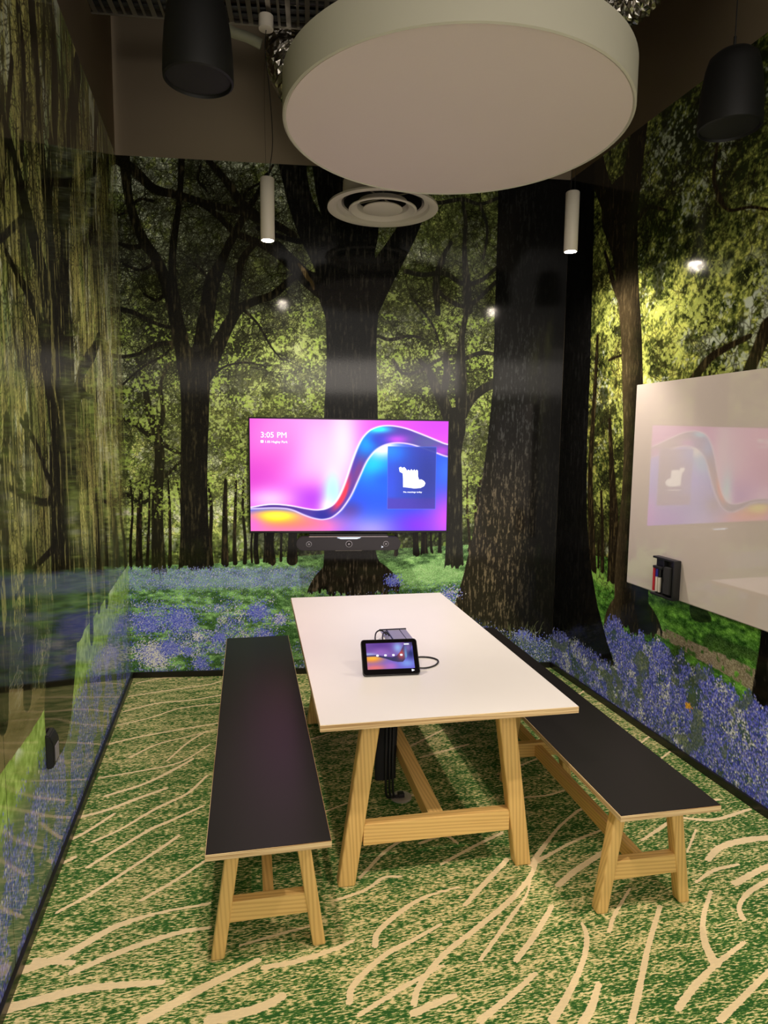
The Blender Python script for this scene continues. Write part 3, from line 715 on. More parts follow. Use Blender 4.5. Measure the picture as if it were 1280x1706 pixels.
    bark(cv, cv.stroke_mask(tr[6:]), (30, 28, 19), (66, 62, 40)); bark(cv, cv.stroke_mask(tr[:6]), (28, 27, 17), (62, 60, 38))
    ov = ss(fbm(h, w, .2 / R, 3, .1) + fbm(h, w, .02 / R, 1, .4) * .3, 1.0, 1.6) * (rz > 1.1); mixc(cv.img, (172, 170, 104), ov * .6)
    # panel joints
    u, v = to_left(np.array([90.]), np.array([1100.])); c = int((u[0] - cv.u0) / R)
    cv.img[:int(1.35 / R), c] *= .25
    cv.img[:int(.9 / R), c - int(.62 / R)] *= .3
    return inks(cv, 1.24, 1.12, .92)

# ------------------------------------------------------------------ walls
def slab(P0, P1, z0, z1, t, nrm):
    """box verts/quads between plan points P0,P1, from the face back by t along nrm"""
    a = Vector((P0[0], P0[1], 0)); b = Vector((P1[0], P1[1], 0)); n = Vector(nrm).normalized() * t
    vs = [a, b, b + n, a + n]; V = [(v.x, v.y, z0) for v in vs] + [(v.x, v.y, z1) for v in vs]
    return V, [(0, 1, 5, 4), (1, 2, 6, 5), (2, 3, 7, 6), (3, 0, 4, 7), (4, 5, 6, 7), (3, 2, 1, 0)]
e = .002
cv = paint_back()
X = (np.arange(cv.w) * cv.res).clip(0, W); Z = (np.arange(cv.h) * cv.res).clip(0, H)
P = np.zeros((cv.h, cv.w, 3)); P[..., 0] = X[None]; P[..., 1] = X[None] * SK; P[..., 2] = Z[:, None]
v, f = slab((-.15, -.15 * SK + e), (W + .15, (W + .15) * SK + e), -.1, CEIL, .12, NB)
grid_object('wall_back', P, cv.img, [M_MURAL, M_PAINT], kind='structure', extra=[(v, f, 1)])
cv = paint_left()
Y = YB + np.arange(cv.w) * cv.res; Y[-1] = 0; Z = (np.arange(cv.h) * cv.res).clip(0, H)
P = np.zeros((cv.h, cv.w, 3)); P[..., 1] = Y[None]; P[..., 2] = Z[:, None]
v, f = slab((-e, YB), (-e, 0.0), -.1, CEIL, .12, (-1, 0, 0))
ks = np.concatenate([np.arange(0, int(2.1 / cv.res), 5), np.arange(int(2.1 / cv.res), cv.w)])
grid_object('wall_left', P[:, ks], cv.img[:, ks], [M_MURAL_L, M_PAINT], kind='structure', extra=[(v, f, 1)])
cv = paint_right()
Y = YB + np.arange(cv.w) * cv.res; Y[-1] = SK * W; Z = (np.arange(cv.h) * cv.res).clip(0, H)
P = np.zeros((cv.h, cv.w, 3)); P[..., 0] = W; P[..., 1] = Y[None]; P[..., 2] = Z[:, None]
v, f = slab((W + e, YB), (W + e, SK * W), -.1, CEIL, .12, (1, 0, 0))
ks = np.concatenate([np.arange(0, int(2.1 / cv.res), 5), np.arange(int(2.1 / cv.res), cv.w)])
grid_object('wall_right', P[:, ks], cv.img[:, ks], [M_MURAL, M_PAINT], kind='structure', extra=[(v, f, 1)])
bm = BM(); add_box(bm, (W / 2, YB / 2, CEIL + .05), (W + .3, -YB + .6, .1)); obj('ceiling', bm, M_CEIL, kind='structure')

# skirting
bm = BM(); add_box(bm, (.007, YB / 2, .021), (.014, -YB, .042), .002); obj('baseboard_left', bm, M_BASE, kind='structure')
bm = BM(); add_box(bm, (W - .007, (YB + SK * W) / 2, .021), (.014, -YB + SK * W, .042), .002); obj('baseboard_right', bm, M_BASE, kind='structure')
bm = BM(); add_box(bm, (0, 0, 0), (W / math.cos(ANG) - .03, .014, .042), .002)
o = obj('baseboard_back', bm, M_BASE, kind='structure'); o.location = Vector((W / 2, W / 2 * SK, .021)) - NB * .0075; o.rotation_euler = (0, 0, ANG)

# ------------------------------------------------------------------ carpet
CARPET = [  # pale sweeping lines of the carpet, traced on the floor (photo pixels, width in px)
 [(228,1138,3),(262,1131,3),(300,1127,3)], [(215,1160,3),(280,1150,3),(345,1141,3),(368,1135,3)], [(205,1186,3),(260,1172,4),(320,1166,3),(368,1158,3)],
 [(196,1208,3),(250,1196,3),(300,1180,3),(366,1172,3)], [(180,1240,4),(230,1228,4),(290,1217,4),(362,1205,4)], [(216,1262,4),(262,1240,4),(310,1228,3),(362,1215,3)],
 [(278,1268,4),(312,1238,4),(344,1218,4)], [(165,1296,4),(230,1285,4),(300,1270,4),(350,1240,3)], [(176,1326,6),(240,1306,6),(290,1282,6),(322,1264,5)],
 [(110,1366,8),(170,1352,7),(230,1330,7),(278,1313,6)], [(155,1402,7),(200,1382,6),(262,1346,7),(312,1322,6),(345,1292,5)], [(92,1410,8),(140,1388,7),(190,1356,6)],
 [(80,1450,8),(125,1428,8)], [(145,1445,7),(200,1412,8),(250,1382,8),(278,1370,7),(340,1342,5)], [(95,1520,8),(150,1490,9),(220,1445,8),(270,1412,8),(298,1392,7)],
 [(235,1500,9),(290,1468,8),(345,1432,7)], [(40,1616,16),(110,1590,14),(190,1545,12),(260,1522,9),(350,1505,8)], [(120,1620,12),(200,1586,12),(290,1556,10),(350,1545,9)],
 [(8,1682,20),(80,1662,18),(150,1646,16),(270,1636,12)], [(240,1700,20),(330,1650,18),(400,1615,14),(430,1600,12)], [(60,1600,12),(120,1604,12)],
 [(350,1700,24),(430,1680,20),(470,1660,18)], [(440,1612,12),(500,1600,12),(560,1580,10),(590,1566,8)],
 [(560,1500,9),(610,1482,9),(640,1462,9),(668,1460,7)], [(600,1462,9),(640,1420,9),(672,1398,8)], [(625,1575,15),(632,1550,12),(680,1510,10),(720,1490,8),(765,1478,7)],
 [(582,1670,16),(590,1640,14),(640,1592,12),(690,1565,10),(735,1540,9)], [(600,1690,12),(680,1640,11),(740,1608,9)], [(690,1672,16),(700,1640,14),(740,1590,13),(790,1550,12),(850,1500,12),(884,1460,11),(895,1430,10)],
 [(690,1688,18),(740,1665,15),(758,1658,12)], [(775,1508,10),(800,1480,11),(845,1432,10)], [(800,1600,10),(850,1530,10),(878,1490,9),(884,1462,8)],
 [(700,1405,8),(740,1392,7),(762,1404,7)], [(735,1440,8),(790,1410,8),(836,1388,8)], [(885,1440,12),(915,1424,9),(960,1400,7),(1010,1380,6)], [(890,1432,12),(930,1380,8),(965,1350,7),(985,1345,6)],
 [(930,1475,12),(960,1450,12),(1005,1420,10)], [(860,1600,14),(890,1560,14),(920,1510,12)], [(920,1700,22),(945,1660,18),(972,1600,14),(978,1560,12),(970,1538,9)],
 [(970,1706,24),(985,1680,20),(998,1640,16)], [(1015,1552,11),(1024,1525,10),(1050,1480,9)], [(1052,1706,18),(1065,1650,16),(1080,1580,14),(1100,1510,12)],
 [(1070,1400,7),(1100,1380,9),(1120,1366,8)], [(1145,1420,8),(1155,1395,9),(1160,1382,7)], [(1180,1432,12),(1200,1412,11),(1240,1400,10),(1290,1395,10)],
 [(1160,1470,8),(1190,1450,9),(1230,1440,8)], [(1225,1472,12),(1265,1450,10),(1300,1435,10)], [(1238,1530,12),(1232,1510,12),(1250,1485,11),(1290,1462,10)], [(1192,1605,18),(1175,1570,14),(1172,1530,12),(1185,1485,10)],
 [(1130,1680,20),(1160,1640,18),(1192,1608,14),(1240,1570,10)], [(1200,1700,20),(1240,1660,16),(1290,1610,14)], [(800,1700,18),(850,1660,14),(892,1622,12)],
 [(1060,1348,5),(1130,1338,4),(1200,1332,5)], [(1080,1352,6),(1180,1366,7),(1250,1348,6)], [(1030,1180,3),(1045,1195,3)], [(1100,1265,4),(1120,1250,4)], [(1065,1240,4),(1085,1225,4)], [(960,1160,3),(975,1150,3)],
 [(830,1370,7),(870,1360,7)], [(850,1330,5),(910,1325,5),(945,1315,5)], [(830,1290,4),(900,1262,4)], [(650,1260,4),(740,1215,4)], [(700,1262,4),(780,1240,4)],
 [(655,1330,5),(700,1322,5)], [(590,1395,6),(640,1390,6),(700,1370,5)], [(505,1235,3),(550,1222,3)], [(520,1360,5),(560,1345,4),(600,1330,4)], [(480,1480,6),(420,1500,6)], [(400,1575,8),(470,1555,8),(530,1540,8)]]
def to_floor(x, y):
    p = on_floor(np.asarray(x, float), np.asarray(y, float)); return p[..., 0], p[..., 1]
cv = Canvas(-.02, W + .02, YB, .02, .006, to_floor)
m = cv.stroke_mask([[(x, y, w * (.6 if w < 10 else .8)) for x, y, w in st] for st in CARPET])
# a few more faint sweeps outside the traced part, in front of the camera position
rf = random.Random(5); ex = []
for _ in range(46):
    x = rf.uniform(0, W); y = rf.uniform(YB, -3.4); a = rf.uniform(.2, 1.3); L = rf.uniform(.2, .5); c = rf.uniform(-.8, .8); P = []
    for k in range(6): P.append(((x - cv.u0) / cv.res, (y - cv.v0) / cv.res, rf.uniform(1.2, 2.4))); x += math.cos(a) * L / 5; y += math.sin(a) * L / 5; a += c / 5
    ex.append(P)
m2 = np.zeros_like(m)
for P in ex: cv.caps(m2, P)
m2[int((-3.4 - YB) / cv.res):] = 0
m = np.maximum(m, m2)
dens = fbm(cv.h, cv.w, 70, 3, 1.8) * .5 + .5
cv.img[..., 0] = m; cv.img[..., 1] = np.clip(dens, 0, 1); cv.img[..., 2] = 0
mt, t, p = newmat('patterned_carpet')
at = t.nodes.new('ShaderNodeAttribute'); at.attribute_name = 'Sweep'
sx = t.nodes.new('ShaderNodeSeparateColor'); t.links.new(at.outputs['Color'], sx.inputs[0])
tc = t.nodes.new('ShaderNodeTexCoord')
def nz(scale, vec, det=2, rough=.6):
    mp = t.nodes.new('ShaderNodeMapping'); mp.inputs['Scale'].default_value = vec; t.links.new(tc.outputs['Object'], mp.inputs['Vector'])
    n = t.nodes.new('ShaderNodeTexNoise'); n.inputs['Scale'].default_value = scale; n.inputs['Detail'].default_value = det; n.inputs['Roughness'].default_value = rough
    t.links.new(mp.outputs[0], n.inputs['Vector']); return n.outputs['Fac']
def mth(op, a, b=None, c=None):
    n = t.nodes.new('ShaderNodeMath'); n.operation = op
    for i, v in enumerate((a, b, c)):
        if v is None: continue
        if isinstance(v, (int, float)): n.inputs[i].default_value = v
        else: t.links.new(v, n.inputs[i])
    return n.outputs[0]
fine = nz(1, (46, 170, 100), 4, .62); broad = nz(1, (8, 26, 10), 3)
ff = mth('ADD', mth('MULTIPLY_ADD', broad, .34, -.17), fine)
ff = mth('MULTIPLY_ADD', sx.outputs[1], .035, ff)
rp = t.nodes.new('ShaderNodeValToRGB'); el = rp.color_ramp.elements
el[0].position = .468; el[0].color = srgb(50, 94, 44); el[1].position = .595; el[1].color = srgb(232, 214, 158)
e2 = el.new(.533); e2.color = srgb(104, 142, 68)
t.links.new(ff, rp.inputs[0])
sw = mth('ADD', sx.outputs[0], mth('MULTIPLY_ADD', fine, 1.7, -.84))
mr = t.nodes.new('ShaderNodeMapRange'); mr.inputs[1].default_value = .40; mr.inputs[2].default_value = .56; t.links.new(sw, mr.inputs[0])
mk = mth('MULTIPLY', mr.outputs[0], .92)
mx = t.nodes.new('ShaderNodeMix'); mx.data_type = 'RGBA'; t.links.new(mk, mx.inputs[0]); t.links.new(rp.outputs[0], mx.inputs[6]); mx.inputs[7].default_value = srgb(244, 220, 176)
t.links.new(mx.outputs[2], p.inputs['Base Color']); p.inputs['Roughness'].default_value = .95; p.inputs['Specular IOR Level'].default_value = .05
b = t.nodes.new('ShaderNodeBump'); b.inputs['Strength'].default_value = .5; b.inputs['Distance'].default_value = .003
t.links.new(nz(1, (420, 420, 420), 1), b.inputs['Height']); t.links.new(b.outputs[0], p.inputs['Normal'])
X = cv.u0 + np.arange(cv.w) * cv.res; Y = cv.v0 + np.arange(cv.h) * cv.res
P = np.zeros((cv.h, cv.w, 3)); P[..., 0] = X[None]; P[..., 1] = Y[:, None]
grid_object('floor', P, cv.img, [mt], kind='structure', attr='Sweep')

# ------------------------------------------------------------------ benches
BENCH_L, BENCH_W, BENCH_H = 2.214, .387, .455
def leg_bm(x_top, x_bot, yc, ztop, w, dpt, bev):
    bm = BM()
    a = [bm.verts.new((x_bot + sx_ * w / 2, yc + sy_ * dpt / 2, 0)) for sx_, sy_ in ((-1, -1), (1, -1), (1, 1), (-1, 1))]
    b_ = [bm.verts.new((x_top + sx_ * w * .52, yc + sy_ * dpt / 2, ztop)) for sx_, sy_ in ((-1, -1), (1, -1), (1, 1), (-1, 1))]
    bm.faces.new(a[::-1]); bm.faces.new(b_)
    for k in range(4): bm.faces.new((a[k], a[(k+1) % 4], b_[(k+1) % 4], b_[k]))
    bmesh.ops.bevel(bm, geom=list(bm.edges), offset=bev, segments=3, affect='EDGES', profile=.5)
    return bm
def make_bench(label, loc, rz):
    t = thing('bench', label, 'bench', loc, rz, 'black topped benches beside the table')
    bm = BM(); add_box(bm, (0, 0, BENCH_H - .012), (BENCH_W, BENCH_L, .021), .0015); obj('seat_board', bm, M_PLY, t)
    bm = BM(); add_box(bm, (0, 0, BENCH_H - .0008), (BENCH_W - .004, BENCH_L - .004, .0016)); obj('seat_surface', bm, M_BLACK_LAM, t)
    for sy in (-1, -.03, 1):
        for sx_ in (-1, 1):
            o = obj('leg', leg_bm(sx_ * .106, sx_ * .168, sy * .962, BENCH_H - .0225, .044, .046, .006), M_WZ, t, True)
        bm = BM(); add_box(bm, (0, sy * .962, .16), (.262, .036, .072), .003); obj('leg_rail', bm, M_WX, t)
    bm = BM(); add_box(bm, (0, 0, .156), (.036, 1.888, .056), .003); obj('long_stretcher', bm, M_WY, t)
    for sy in (-.64, .64):
        bm = BM(); add_box(bm, (0, sy, .409), (.3, .045, .046), .004); obj('seat_brace', bm, M_WX, t)
    return t
def dup(root, loc, rotz, label):
    r = root.copy(); C.objects.link(r); r.location = loc; r.rotation_euler = (0, 0, rotz); r['label'] = label
    for ch in list(root.children):
        c = ch.copy(); C.objects.link(c); c.parent = r
        for g_ in ch.children:
            d_ = g_.copy(); C.objects.link(d_); d_.parent = c
    return r
b1 = make_bench('black topped oak bench on the left of the white table, towards the glossy willow wall', (.8223, -1.794, 0), -.0334)
b2 = dup(b1, (2.1958, -1.8927, 0), -.0449, 'black topped oak bench on the right of the white table, along the whiteboard wall')

# ------------------------------------------------------------------ table
TL, TW_, TH = 1.853, .964, .735
TB = thing('meeting_table', 'white topped table with plywood edge and splayed oak trestle legs', 'table', (1.4961, -1.7802, 0), -.0452)
bm = BM(); add_box(bm, (0, 0, TH - .0135), (TW_, TL, .024), .0015); obj('tabletop', bm, M_PLY, TB)
bm = BM(); add_box(bm, (0, 0, TH - .0008), (TW_ - .003, TL - .003, .0016)); obj('table_surface', bm, M_WHITE_LAM, TB)
for sy in (-1, 1):
    yc = -.728 if sy < 0 else .745
    for sx_ in (-1, 1):
        obj('leg', leg_bm(sx_ * .262, sx_ * .362, yc, TH - .026, .068, .056, .007), M_WZ, TB, True)
    bm = BM(); add_box(bm, (0, yc, .2), (.594, .042, .085), .003); obj('leg_rail', bm, M_WX, TB)
    bm = BM(); add_box(bm, (0, yc, .672), (.56, .05, .074), .003); obj('top_rail', bm, M_WX, TB)
bm = BM(); add_box(bm, (0, .008, .214), (.062, 1.43, .06), .003); obj('long_stretcher', bm, M_WY, TB)

# ------------------------------------------------------------------ television and bar
def tv_picture(h, w, variant=0):
    v, u = np.mgrid[0:h, 0:w]; u = u / (w - 1.0); v = v / (h - 1.0)
    c = lambda *a: np.array(a) / 255.
    img = np.zeros((h, w, 3)) + c(214, 92, 206)
    def mx(col, m): img[:] = img + (c(*col) - img) * np.clip(m, 0, 1)[..., None]
    g = lambda cx, cy, sx_, sy_: np.exp(-((u - cx) / sx_) ** 2 - ((v - cy) / sy_) ** 2)
    mx((200, 70, 186), g(0, .45, .18, .5)); mx((226, 110, 196), g(.16, .1, .2, .3)); mx((242, 170, 222), g(.33, .2, .13, .4)); mx((246, 206, 236), g(.46, .2, .08, .45)); mx((196, 70, 214), g(.95, .0, .2, .2))
    stv = .5 + .5 * np.sin((v * 9 + u * 14 - 9 * u * v)); mx((255, 214, 246), stv * g(.3, .3, .25, .4) * .45)
    mx((172, 60, 214), g(.3, .72, .15, .14)); mx((176, 240, 255), g(.41, .66, .05, .22)); mx((255, 255, 255), g(.385, .8, .04, .1) * .7)
    mx((250, 210, 250), ss(v, .45, .75) * g(.1, .7, .12, .12) * .8)
    top = np.interp(u, [0, .06, .12, .2, .28, .34, .4, .44, .47, .5, .53, .57, .63, .70, .78, .88, 1], [.79, .765, .757, .77, .80, .815, .79, .72, .60, .42, .25, .12, .055, .042, .065, .13, .215])
    bot = np.interp(u, [0, .06, .12, .2, .27, .33, .38, .43, .48, .53, .56, .6, .65, .72, .8, .9, 1], [.80, .795, .79, .80, .86, .895, .90, .86, .76, .60, .44, .31, .23, .195, .205, .26, .325])
    kb = np.ones(25) / 25
    def smo(a): r_ = np.convolve(np.pad(a[0], 12, 'edge'), kb, 'valid'); return np.repeat(r_[None], h, 0)
    top = smo(top); bot = np.maximum(smo(bot), top + .006)
    below = ss(v - bot, 0, .008)
    lo = np.zeros((h, w, 3)) + c(30, 88, 226)
    def ml(col, m): lo[:] = lo + (c(*col) - lo) * np.clip(m, 0, 1)[..., None]
    ml((0, 196, 255), g(.62, .42, .09, .14)); ml((255, 255, 255), g(.66, .24, .09, .1)); ml((190, 60, 220), g(.9, .1, .1, .15)); ml((20, 96, 250), g(.7, .55, .12, .12))
    ml((70, 60, 150), g(.5, .82, .07, .1)); ml((150, 150, 246), g(.62, 1.0, .16, .14)); ml((120, 50, 232), g(.85, .95, .14, .16)); ml((190, 80, 240), g(1.0, .9, .1, .3)); ml((60, 110, 250), g(1.0, .45, .06, .15))
    ml((224, 110, 214), g(.32, 1.0, .16, .13)); ml((238, 120, 200), g(.1, 1.0, .25, .14)); ml((255, 120, 120), g(.2, .93, .2, .08)); ml((255, 200, 40), g(.12, .87, .11, .055) * 1.3); ml((255, 236, 80), g(.13, .86, .07, .03)); ml((240, 110, 190), g(.0, .95, .06, .1) )
    img += (lo - img) * below[..., None]
    rib = ss(v - top, 0, .006) * (1 - below); q = np.clip((v - top) / (bot - top + 1e-6), 0, 1)
    R = np.zeros((h, w, 3)) + c(84, 60, 158)
    def mr_(col, m): R[:] = R + (c(*col) - R) * np.clip(m, 0, 1)[..., None]
    mr_((70, 40, 130), g(.15, .78, .2, .1)); mr_((30, 30, 140), g(.36, .86, .05, .06)); mr_((236, 56, 84), g(.46, .68, .045, .22) * (1 - ss(q, .4, .9)) * 1.3); mr_((120, 60, 130), g(.53, .4, .04, .2) * ss(q, .3, .7))
    mr_((0, 150, 236), g(.58, .2, .06, .12)); mr_((60, 220, 255), g(.64, .08, .06, .035) * 1.2); mr_((40, 70, 190), g(.66, .17, .06, .05)); mr_((196, 80, 220), g(.74, .17, .06, .04)); mr_((90, 90, 150), g(.9, .2, .1, .1)); mr_((170, 70, 200), g(.97, .27, .05, .05))
    img += (R - img) * rib[..., None]
    for cu_, a in ((top, .9), (bot, .8)):
        sl = np.abs(np.gradient(cu_, axis=1)) * w / h * (h / w) * w / 1.0
        d = np.abs(v - cu_) / np.sqrt(1 + (np.gradient(cu_, axis=1) * w) ** 2 * (.5625 ** 2) * 3.1)
        mx((252, 240, 255), np.exp(-(d / .006) ** 2) * a)
    if variant == 0:
        pn = ((u > .69) & (u < .94) & (v > .232) & (v < .80)).astype(float)
        pc = np.zeros((h, w, 3)) + c(52, 70, 168)
        def mp_(col, m): pc[:] = pc + (c(*col) - pc) * np.clip(m, 0, 1)[..., None]
        mp_((20, 130, 236), g(.70, .28, .08, .1)); mp_((60, 90, 220), g(.7, .6, .05, .3) * .6); mp_((86, 60, 160), ss(v, .68, .72) * .8); mp_((40, 44, 110), g(.9, .5, .08, .3) * .6)
        img += (pc - img) * (pn * .9)[..., None]
        edge = (((np.abs(u - .69) < .0015) | (np.abs(u - .94) < .0015)) & (v > .232) & (v < .8)) | (((np.abs(v - .8) < .003) | (np.abs(v - .232) < .003)) & (u > .69) & (u < .94))
        mx((90, 120, 220), edge * .6)
    mu = img.mean(-1, keepdims=True)
    return np.clip(mu + (img - mu) * 1.06, 0, 1) ** 1.1
def tab_picture(h, w):
    v, u = np.mgrid[0:h, 0:w]; u = u / (w - 1.0); v = v / (h - 1.0)
    c = lambda *a: np.array(a) / 255.
    g = lambda cx, cy, sx_, sy_: np.exp(-((u - cx) / sx_) ** 2 - ((v - cy) / sy_) ** 2)
    img = np.zeros((h, w, 3)) + c(120, 84, 168)
    def mx(col, m): img[:] = img + (c(*col) - img) * np.clip(m, 0, 1)[..., None]
    mx((96, 60, 150), g(.3, .1, .3, .2)); mx((150, 180, 240), g(.68, .2, .1, .2)); mx((170, 190, 236), g(.1, .42, .3, .06)); mx((150, 100, 190), g(.3, .35, .2, .15))
    lower = np.interp(u, [0, .2, .4, .55, .66, .76, .86, 1], [.5, .5, .6, .7, .74, .74, .55, .1]); upper = np.interp(u, [0, .2, .4, .55, .64, .72, .8, .9], [.46, .45, .52, .55, .5, .36, .12, -.2])
    below = ss(v - lower, 0, .02); lo = np.zeros((h, w, 3)) + c(110, 100, 210)
    def ml(col, m): lo[:] = lo + (c(*col) - lo) * np.clip(m, 0, 1)[..., None]
    ml((250, 150, 60), g(.1, .62, .25, .16)); ml((255, 190, 60), g(.12, .58, .16, .07)); ml((236, 120, 120), g(.15, .95, .3, .15)); ml((176, 110, 200), g(.5, .9, .12, .15)); ml((130, 160, 240), g(.85, .8, .15, .15)); ml((40, 50, 110), g(.95, .45, .1, .2))
    img += (lo - img) * below[..., None]
    rib = ss(v - upper, 0, .02) * (1 - below); R = np.zeros((h, w, 3)) + c(52, 50, 96)
    def mr_(col, m): R[:] = R + (c(*col) - R) * np.clip(m, 0, 1)[..., None]
    mr_((196, 84, 84), g(.74, .45, .08, .2)); mr_((120, 100, 170), g(.9, .2, .08, .2)); mr_((110, 160, 220), g(.84, .5, .03, .3))
    img += (R - img) * rib[..., None]
    return img
TVX0, TVX1, TVZ0 = .8419, 2.2429, 1.0553
TVW = (TVX1 - TVX0) / math.cos(ANG); TVH = TVW * .5725
txc = (TVX0 + TVX1) / 2
tvl = Vector((txc, txc * SK, 0)) - NB * .083 ; tvl.z = TVZ0 + TVH / 2
TV = thing('television', 'wall-mounted flat television showing a pink and blue ribbon picture and the time', 'television', tvl, ANG)
MX = Matrix.Rotation(PI / 2, 4, 'X')   # local xy -> xz, facing -y
bm = BM(); add_box(bm, (0, .022, 0), (TVW, .04, TVH), .003); obj('casing', bm, M_BEZEL, TV)
bm = BM(); add_box(bm, (0, .055, -.05), (.5, .046, .34), .004); obj('wall_mount', bm, M_BLACK, TV)
bz = .011
w_, h_ = 350, 198; U = np.linspace(-TVW / 2 + bz, TVW / 2 - bz, w_); V_ = np.linspace(TVH / 2 - bz, -TVH / 2 + bz * 1.5, h_)
P = np.zeros((h_, w_, 3)); P[..., 0] = U[None]; P[..., 1] = -.0006; P[..., 2] = V_[:, None]
scr = grid_object('screen', P[::-1], tv_picture(h_, w_)[::-1], [M_TVS], TV)
sx0, sz0 = -TVW / 2 + bz, TVH / 2 - bz; SWd, SHt = TVW - 2 * bz, TVH - 2.5 * bz
def tvpos(u, v): return Vector((sx0 + u * SWd, -.0016, sz0 - v * SHt))
text_mesh('clock_time', '3:05', .055, M_TXT, scr, Matrix.Translation(tvpos(.052, .165)) @ MX)
text_mesh('clock_suffix', 'PM', .055, M_TXT, scr, Matrix.Translation(tvpos(.132, .165)) @ MX)
text_mesh('room_text', '1.05 Hagley Park', .023, M_TXT, scr, Matrix.Translation(tvpos(.073, .212)) @ MX)
bm = BM(); add_prism(bm, rrect(.02, .017, .003), 0, .0004, Matrix.Translation(tvpos(.06, .2)) @ MX); obj('room_icon', bm, M_TXT, scr)
text_mesh('meetings_text', 'No meetings today', .0175, M_TXT, scr, Matrix.Translation(tvpos(.772, .652)) @ MX)
bm = BM()
blob = [(.748, .425), (.752, .46), (.768, .475), (.77, .52), (.771, .60), (.80, .605), (.83, .612), (.862, .607), (.88, .59), (.886, .565), (.88, .545), (.866, .53), (.852, .53), (.847, .5), (.846, .45), (.84, .44), (.833, .452), (.828, .438), (.82, .45), (.812, .436), (.805, .45), (.796, .44), (.79, .452), (.785, .435), (.776, .418), (.765, .425), (.757, .415)]
poly = [(sx0 + u * SWd, sz0 - v * SHt) for u, v in blob]
add_prism(bm, poly[::-1], 0, .0005, Matrix.Translation((0, -.0016, 0)) @ MX); obj('picture_glow', bm, M_TXT, scr)

vb_c = (1.168 + 1.897) / 2
vl = Vector((vb_c, vb_c * SK, 0)) - NB * .10; vl.z = .986
VB = thing('video_bar', 'black conference camera bar with glowing strip mounted below the television', 'conference camera', vl, ANG)
bw_ = .735
bm = BM(); add_prism(bm, rrect(bw_, .094, .0465, 10), -.04, .045, MX); bmesh.ops.bevel(bm, geom=[e_ for e_ in bm.edges if abs(e_.verts[0].co.y - e_.verts[1].co.y) < 1e-6 and e_.verts[0].co.y < 0], offset=.004, segments=2, affect='EDGES')
obj('bar_body', bm, M_BAR, VB, True)
bm = BM(); add_box(bm, (0, .045, .04), (.56, .06, .046), .004); add_box(bm, (0, .068, 0), (.3, .06, .05), .004); obj('bar_bracket', bm, M_BLACK, VB)
for x, r in ((-.28, .02), (0, .024), (.262, .02)):
    bm = BM(); add_tube(bm, [(x, -.040, .0), (x, -.0478, 0)], r, 28); lr = obj('lens_ring', bm, M_GREY, VB, True)
    bm = BM(); add_tube(bm, [(x, -.0478, 0), (x, -.0492, 0)], r * .78, 24); gl = obj('lens_glass', bm, M_BEZEL, lr, True)
    bm = BM(); add_tube(bm, [(x, -.0492, 0), (x, -.0498, 0)], r * .34, 20); obj('lens_pupil', bm, M_GREY, lr, True)
bm = BM(); add_prism(bm, [(-.085, .0455), (.085, .0455), (.055, .036), (-.055, .036)], .0452, .0458, MX); obj('status_light', bm, M_LED, VB)
bm = BM(); add_box(bm, (0, 0, -.049), (.19, .05, .007), .002); obj('bar_lip', bm, M_ALU, VB)
bm = BM(); add_prism(bm, [(.228, -.03), (.246, -.022), (.228, -.014), (.233, -.022)], .0452, .0458, MX); obj('bar_badge', bm, M_TXTD, VB)
bm = BM(); add_box(bm, (0, -.01, .0475), (.56, .03, .003), .001); obj('bar_trim', bm, M_ALU, VB)

# ------------------------------------------------------------------ tablet controller, cable plate
tc_ = Vector((1.332, -2.284, TH))
tc_.z += .002
TA = thing('touch_controller', 'small black tablet controller propped up near the front of the white table', 'tablet', tc_, -.10)
tilt = math.radians(43)   # lean back from vertical
TWd, THt = .242, .162
RT = Matrix.Translation((0, .004, .004)) @ Matrix.Rotation(PI / 2 - tilt, 4, 'X')
bm = BM(); add_prism(bm, [(x, y + THt / 2) for x, y in rrect(TWd, THt, .014, 6)], -.012, 0, RT); obj('tablet_body', bm, M_BLACK, TA)
bm = BM(); add_prism(bm, [(x, y + THt / 2) for x, y in rrect(TWd - .006, THt - .006, .012, 6)], 0.0001, .0012, RT); gl = obj('front_glass', bm, M_BEZEL, TA)
sw_, sh_ = .200, .118; w_, h_ = 100, 63
Pl = np.zeros((h_, w_, 3))
for j in range(h_):
    for i in range(w_):
        q_ = RT @ Vector((-sw_ / 2 + sw_ * i / (w_ - 1), THt / 2 + sh_ / 2 + .004 - sh_ * j / (h_ - 1), .0017)); Pl[j, i] = q_
scr2 = grid_object('screen', Pl[::-1], tab_picture(h_, w_)[::-1], [M_TABS], TA)
for k, x in enumerate((-.054, -.020, .014, .048)):
    bm = BM(); add_prism(bm, [(a + x, b_ + THt / 2 + .006) for a, b_ in rrect(.011, .009, .003)], .002, .0023, RT); obj('screen_icon', bm, M_TXTD, scr2)
bm = BM(); add_prism(bm, [(a + .075, b_ + THt / 2 + .055) for a, b_ in rrect(.022, .006, .001)], .002, .0023, RT); obj('clock_readout', bm, M_TXTD, scr2)
bm = BM(); add_prism(bm, [(.086, .012), (.098, .017), (.086, .022)], .0014, .0018, RT); obj('home_light', bm, M_LEDS, TA)
bm = BM(); add_prism(bm, [(.03, 0), (.13, 0), (.098, .068)], -.06, .06, Matrix.Translation((0, .012, .001)) @ Matrix(((0, 0, 1, 0), (1, 0, 0, 0), (0, 1, 0, 0), (0, 0, 0, 1)))); obj('stand', bm, M_BLACK, TA)

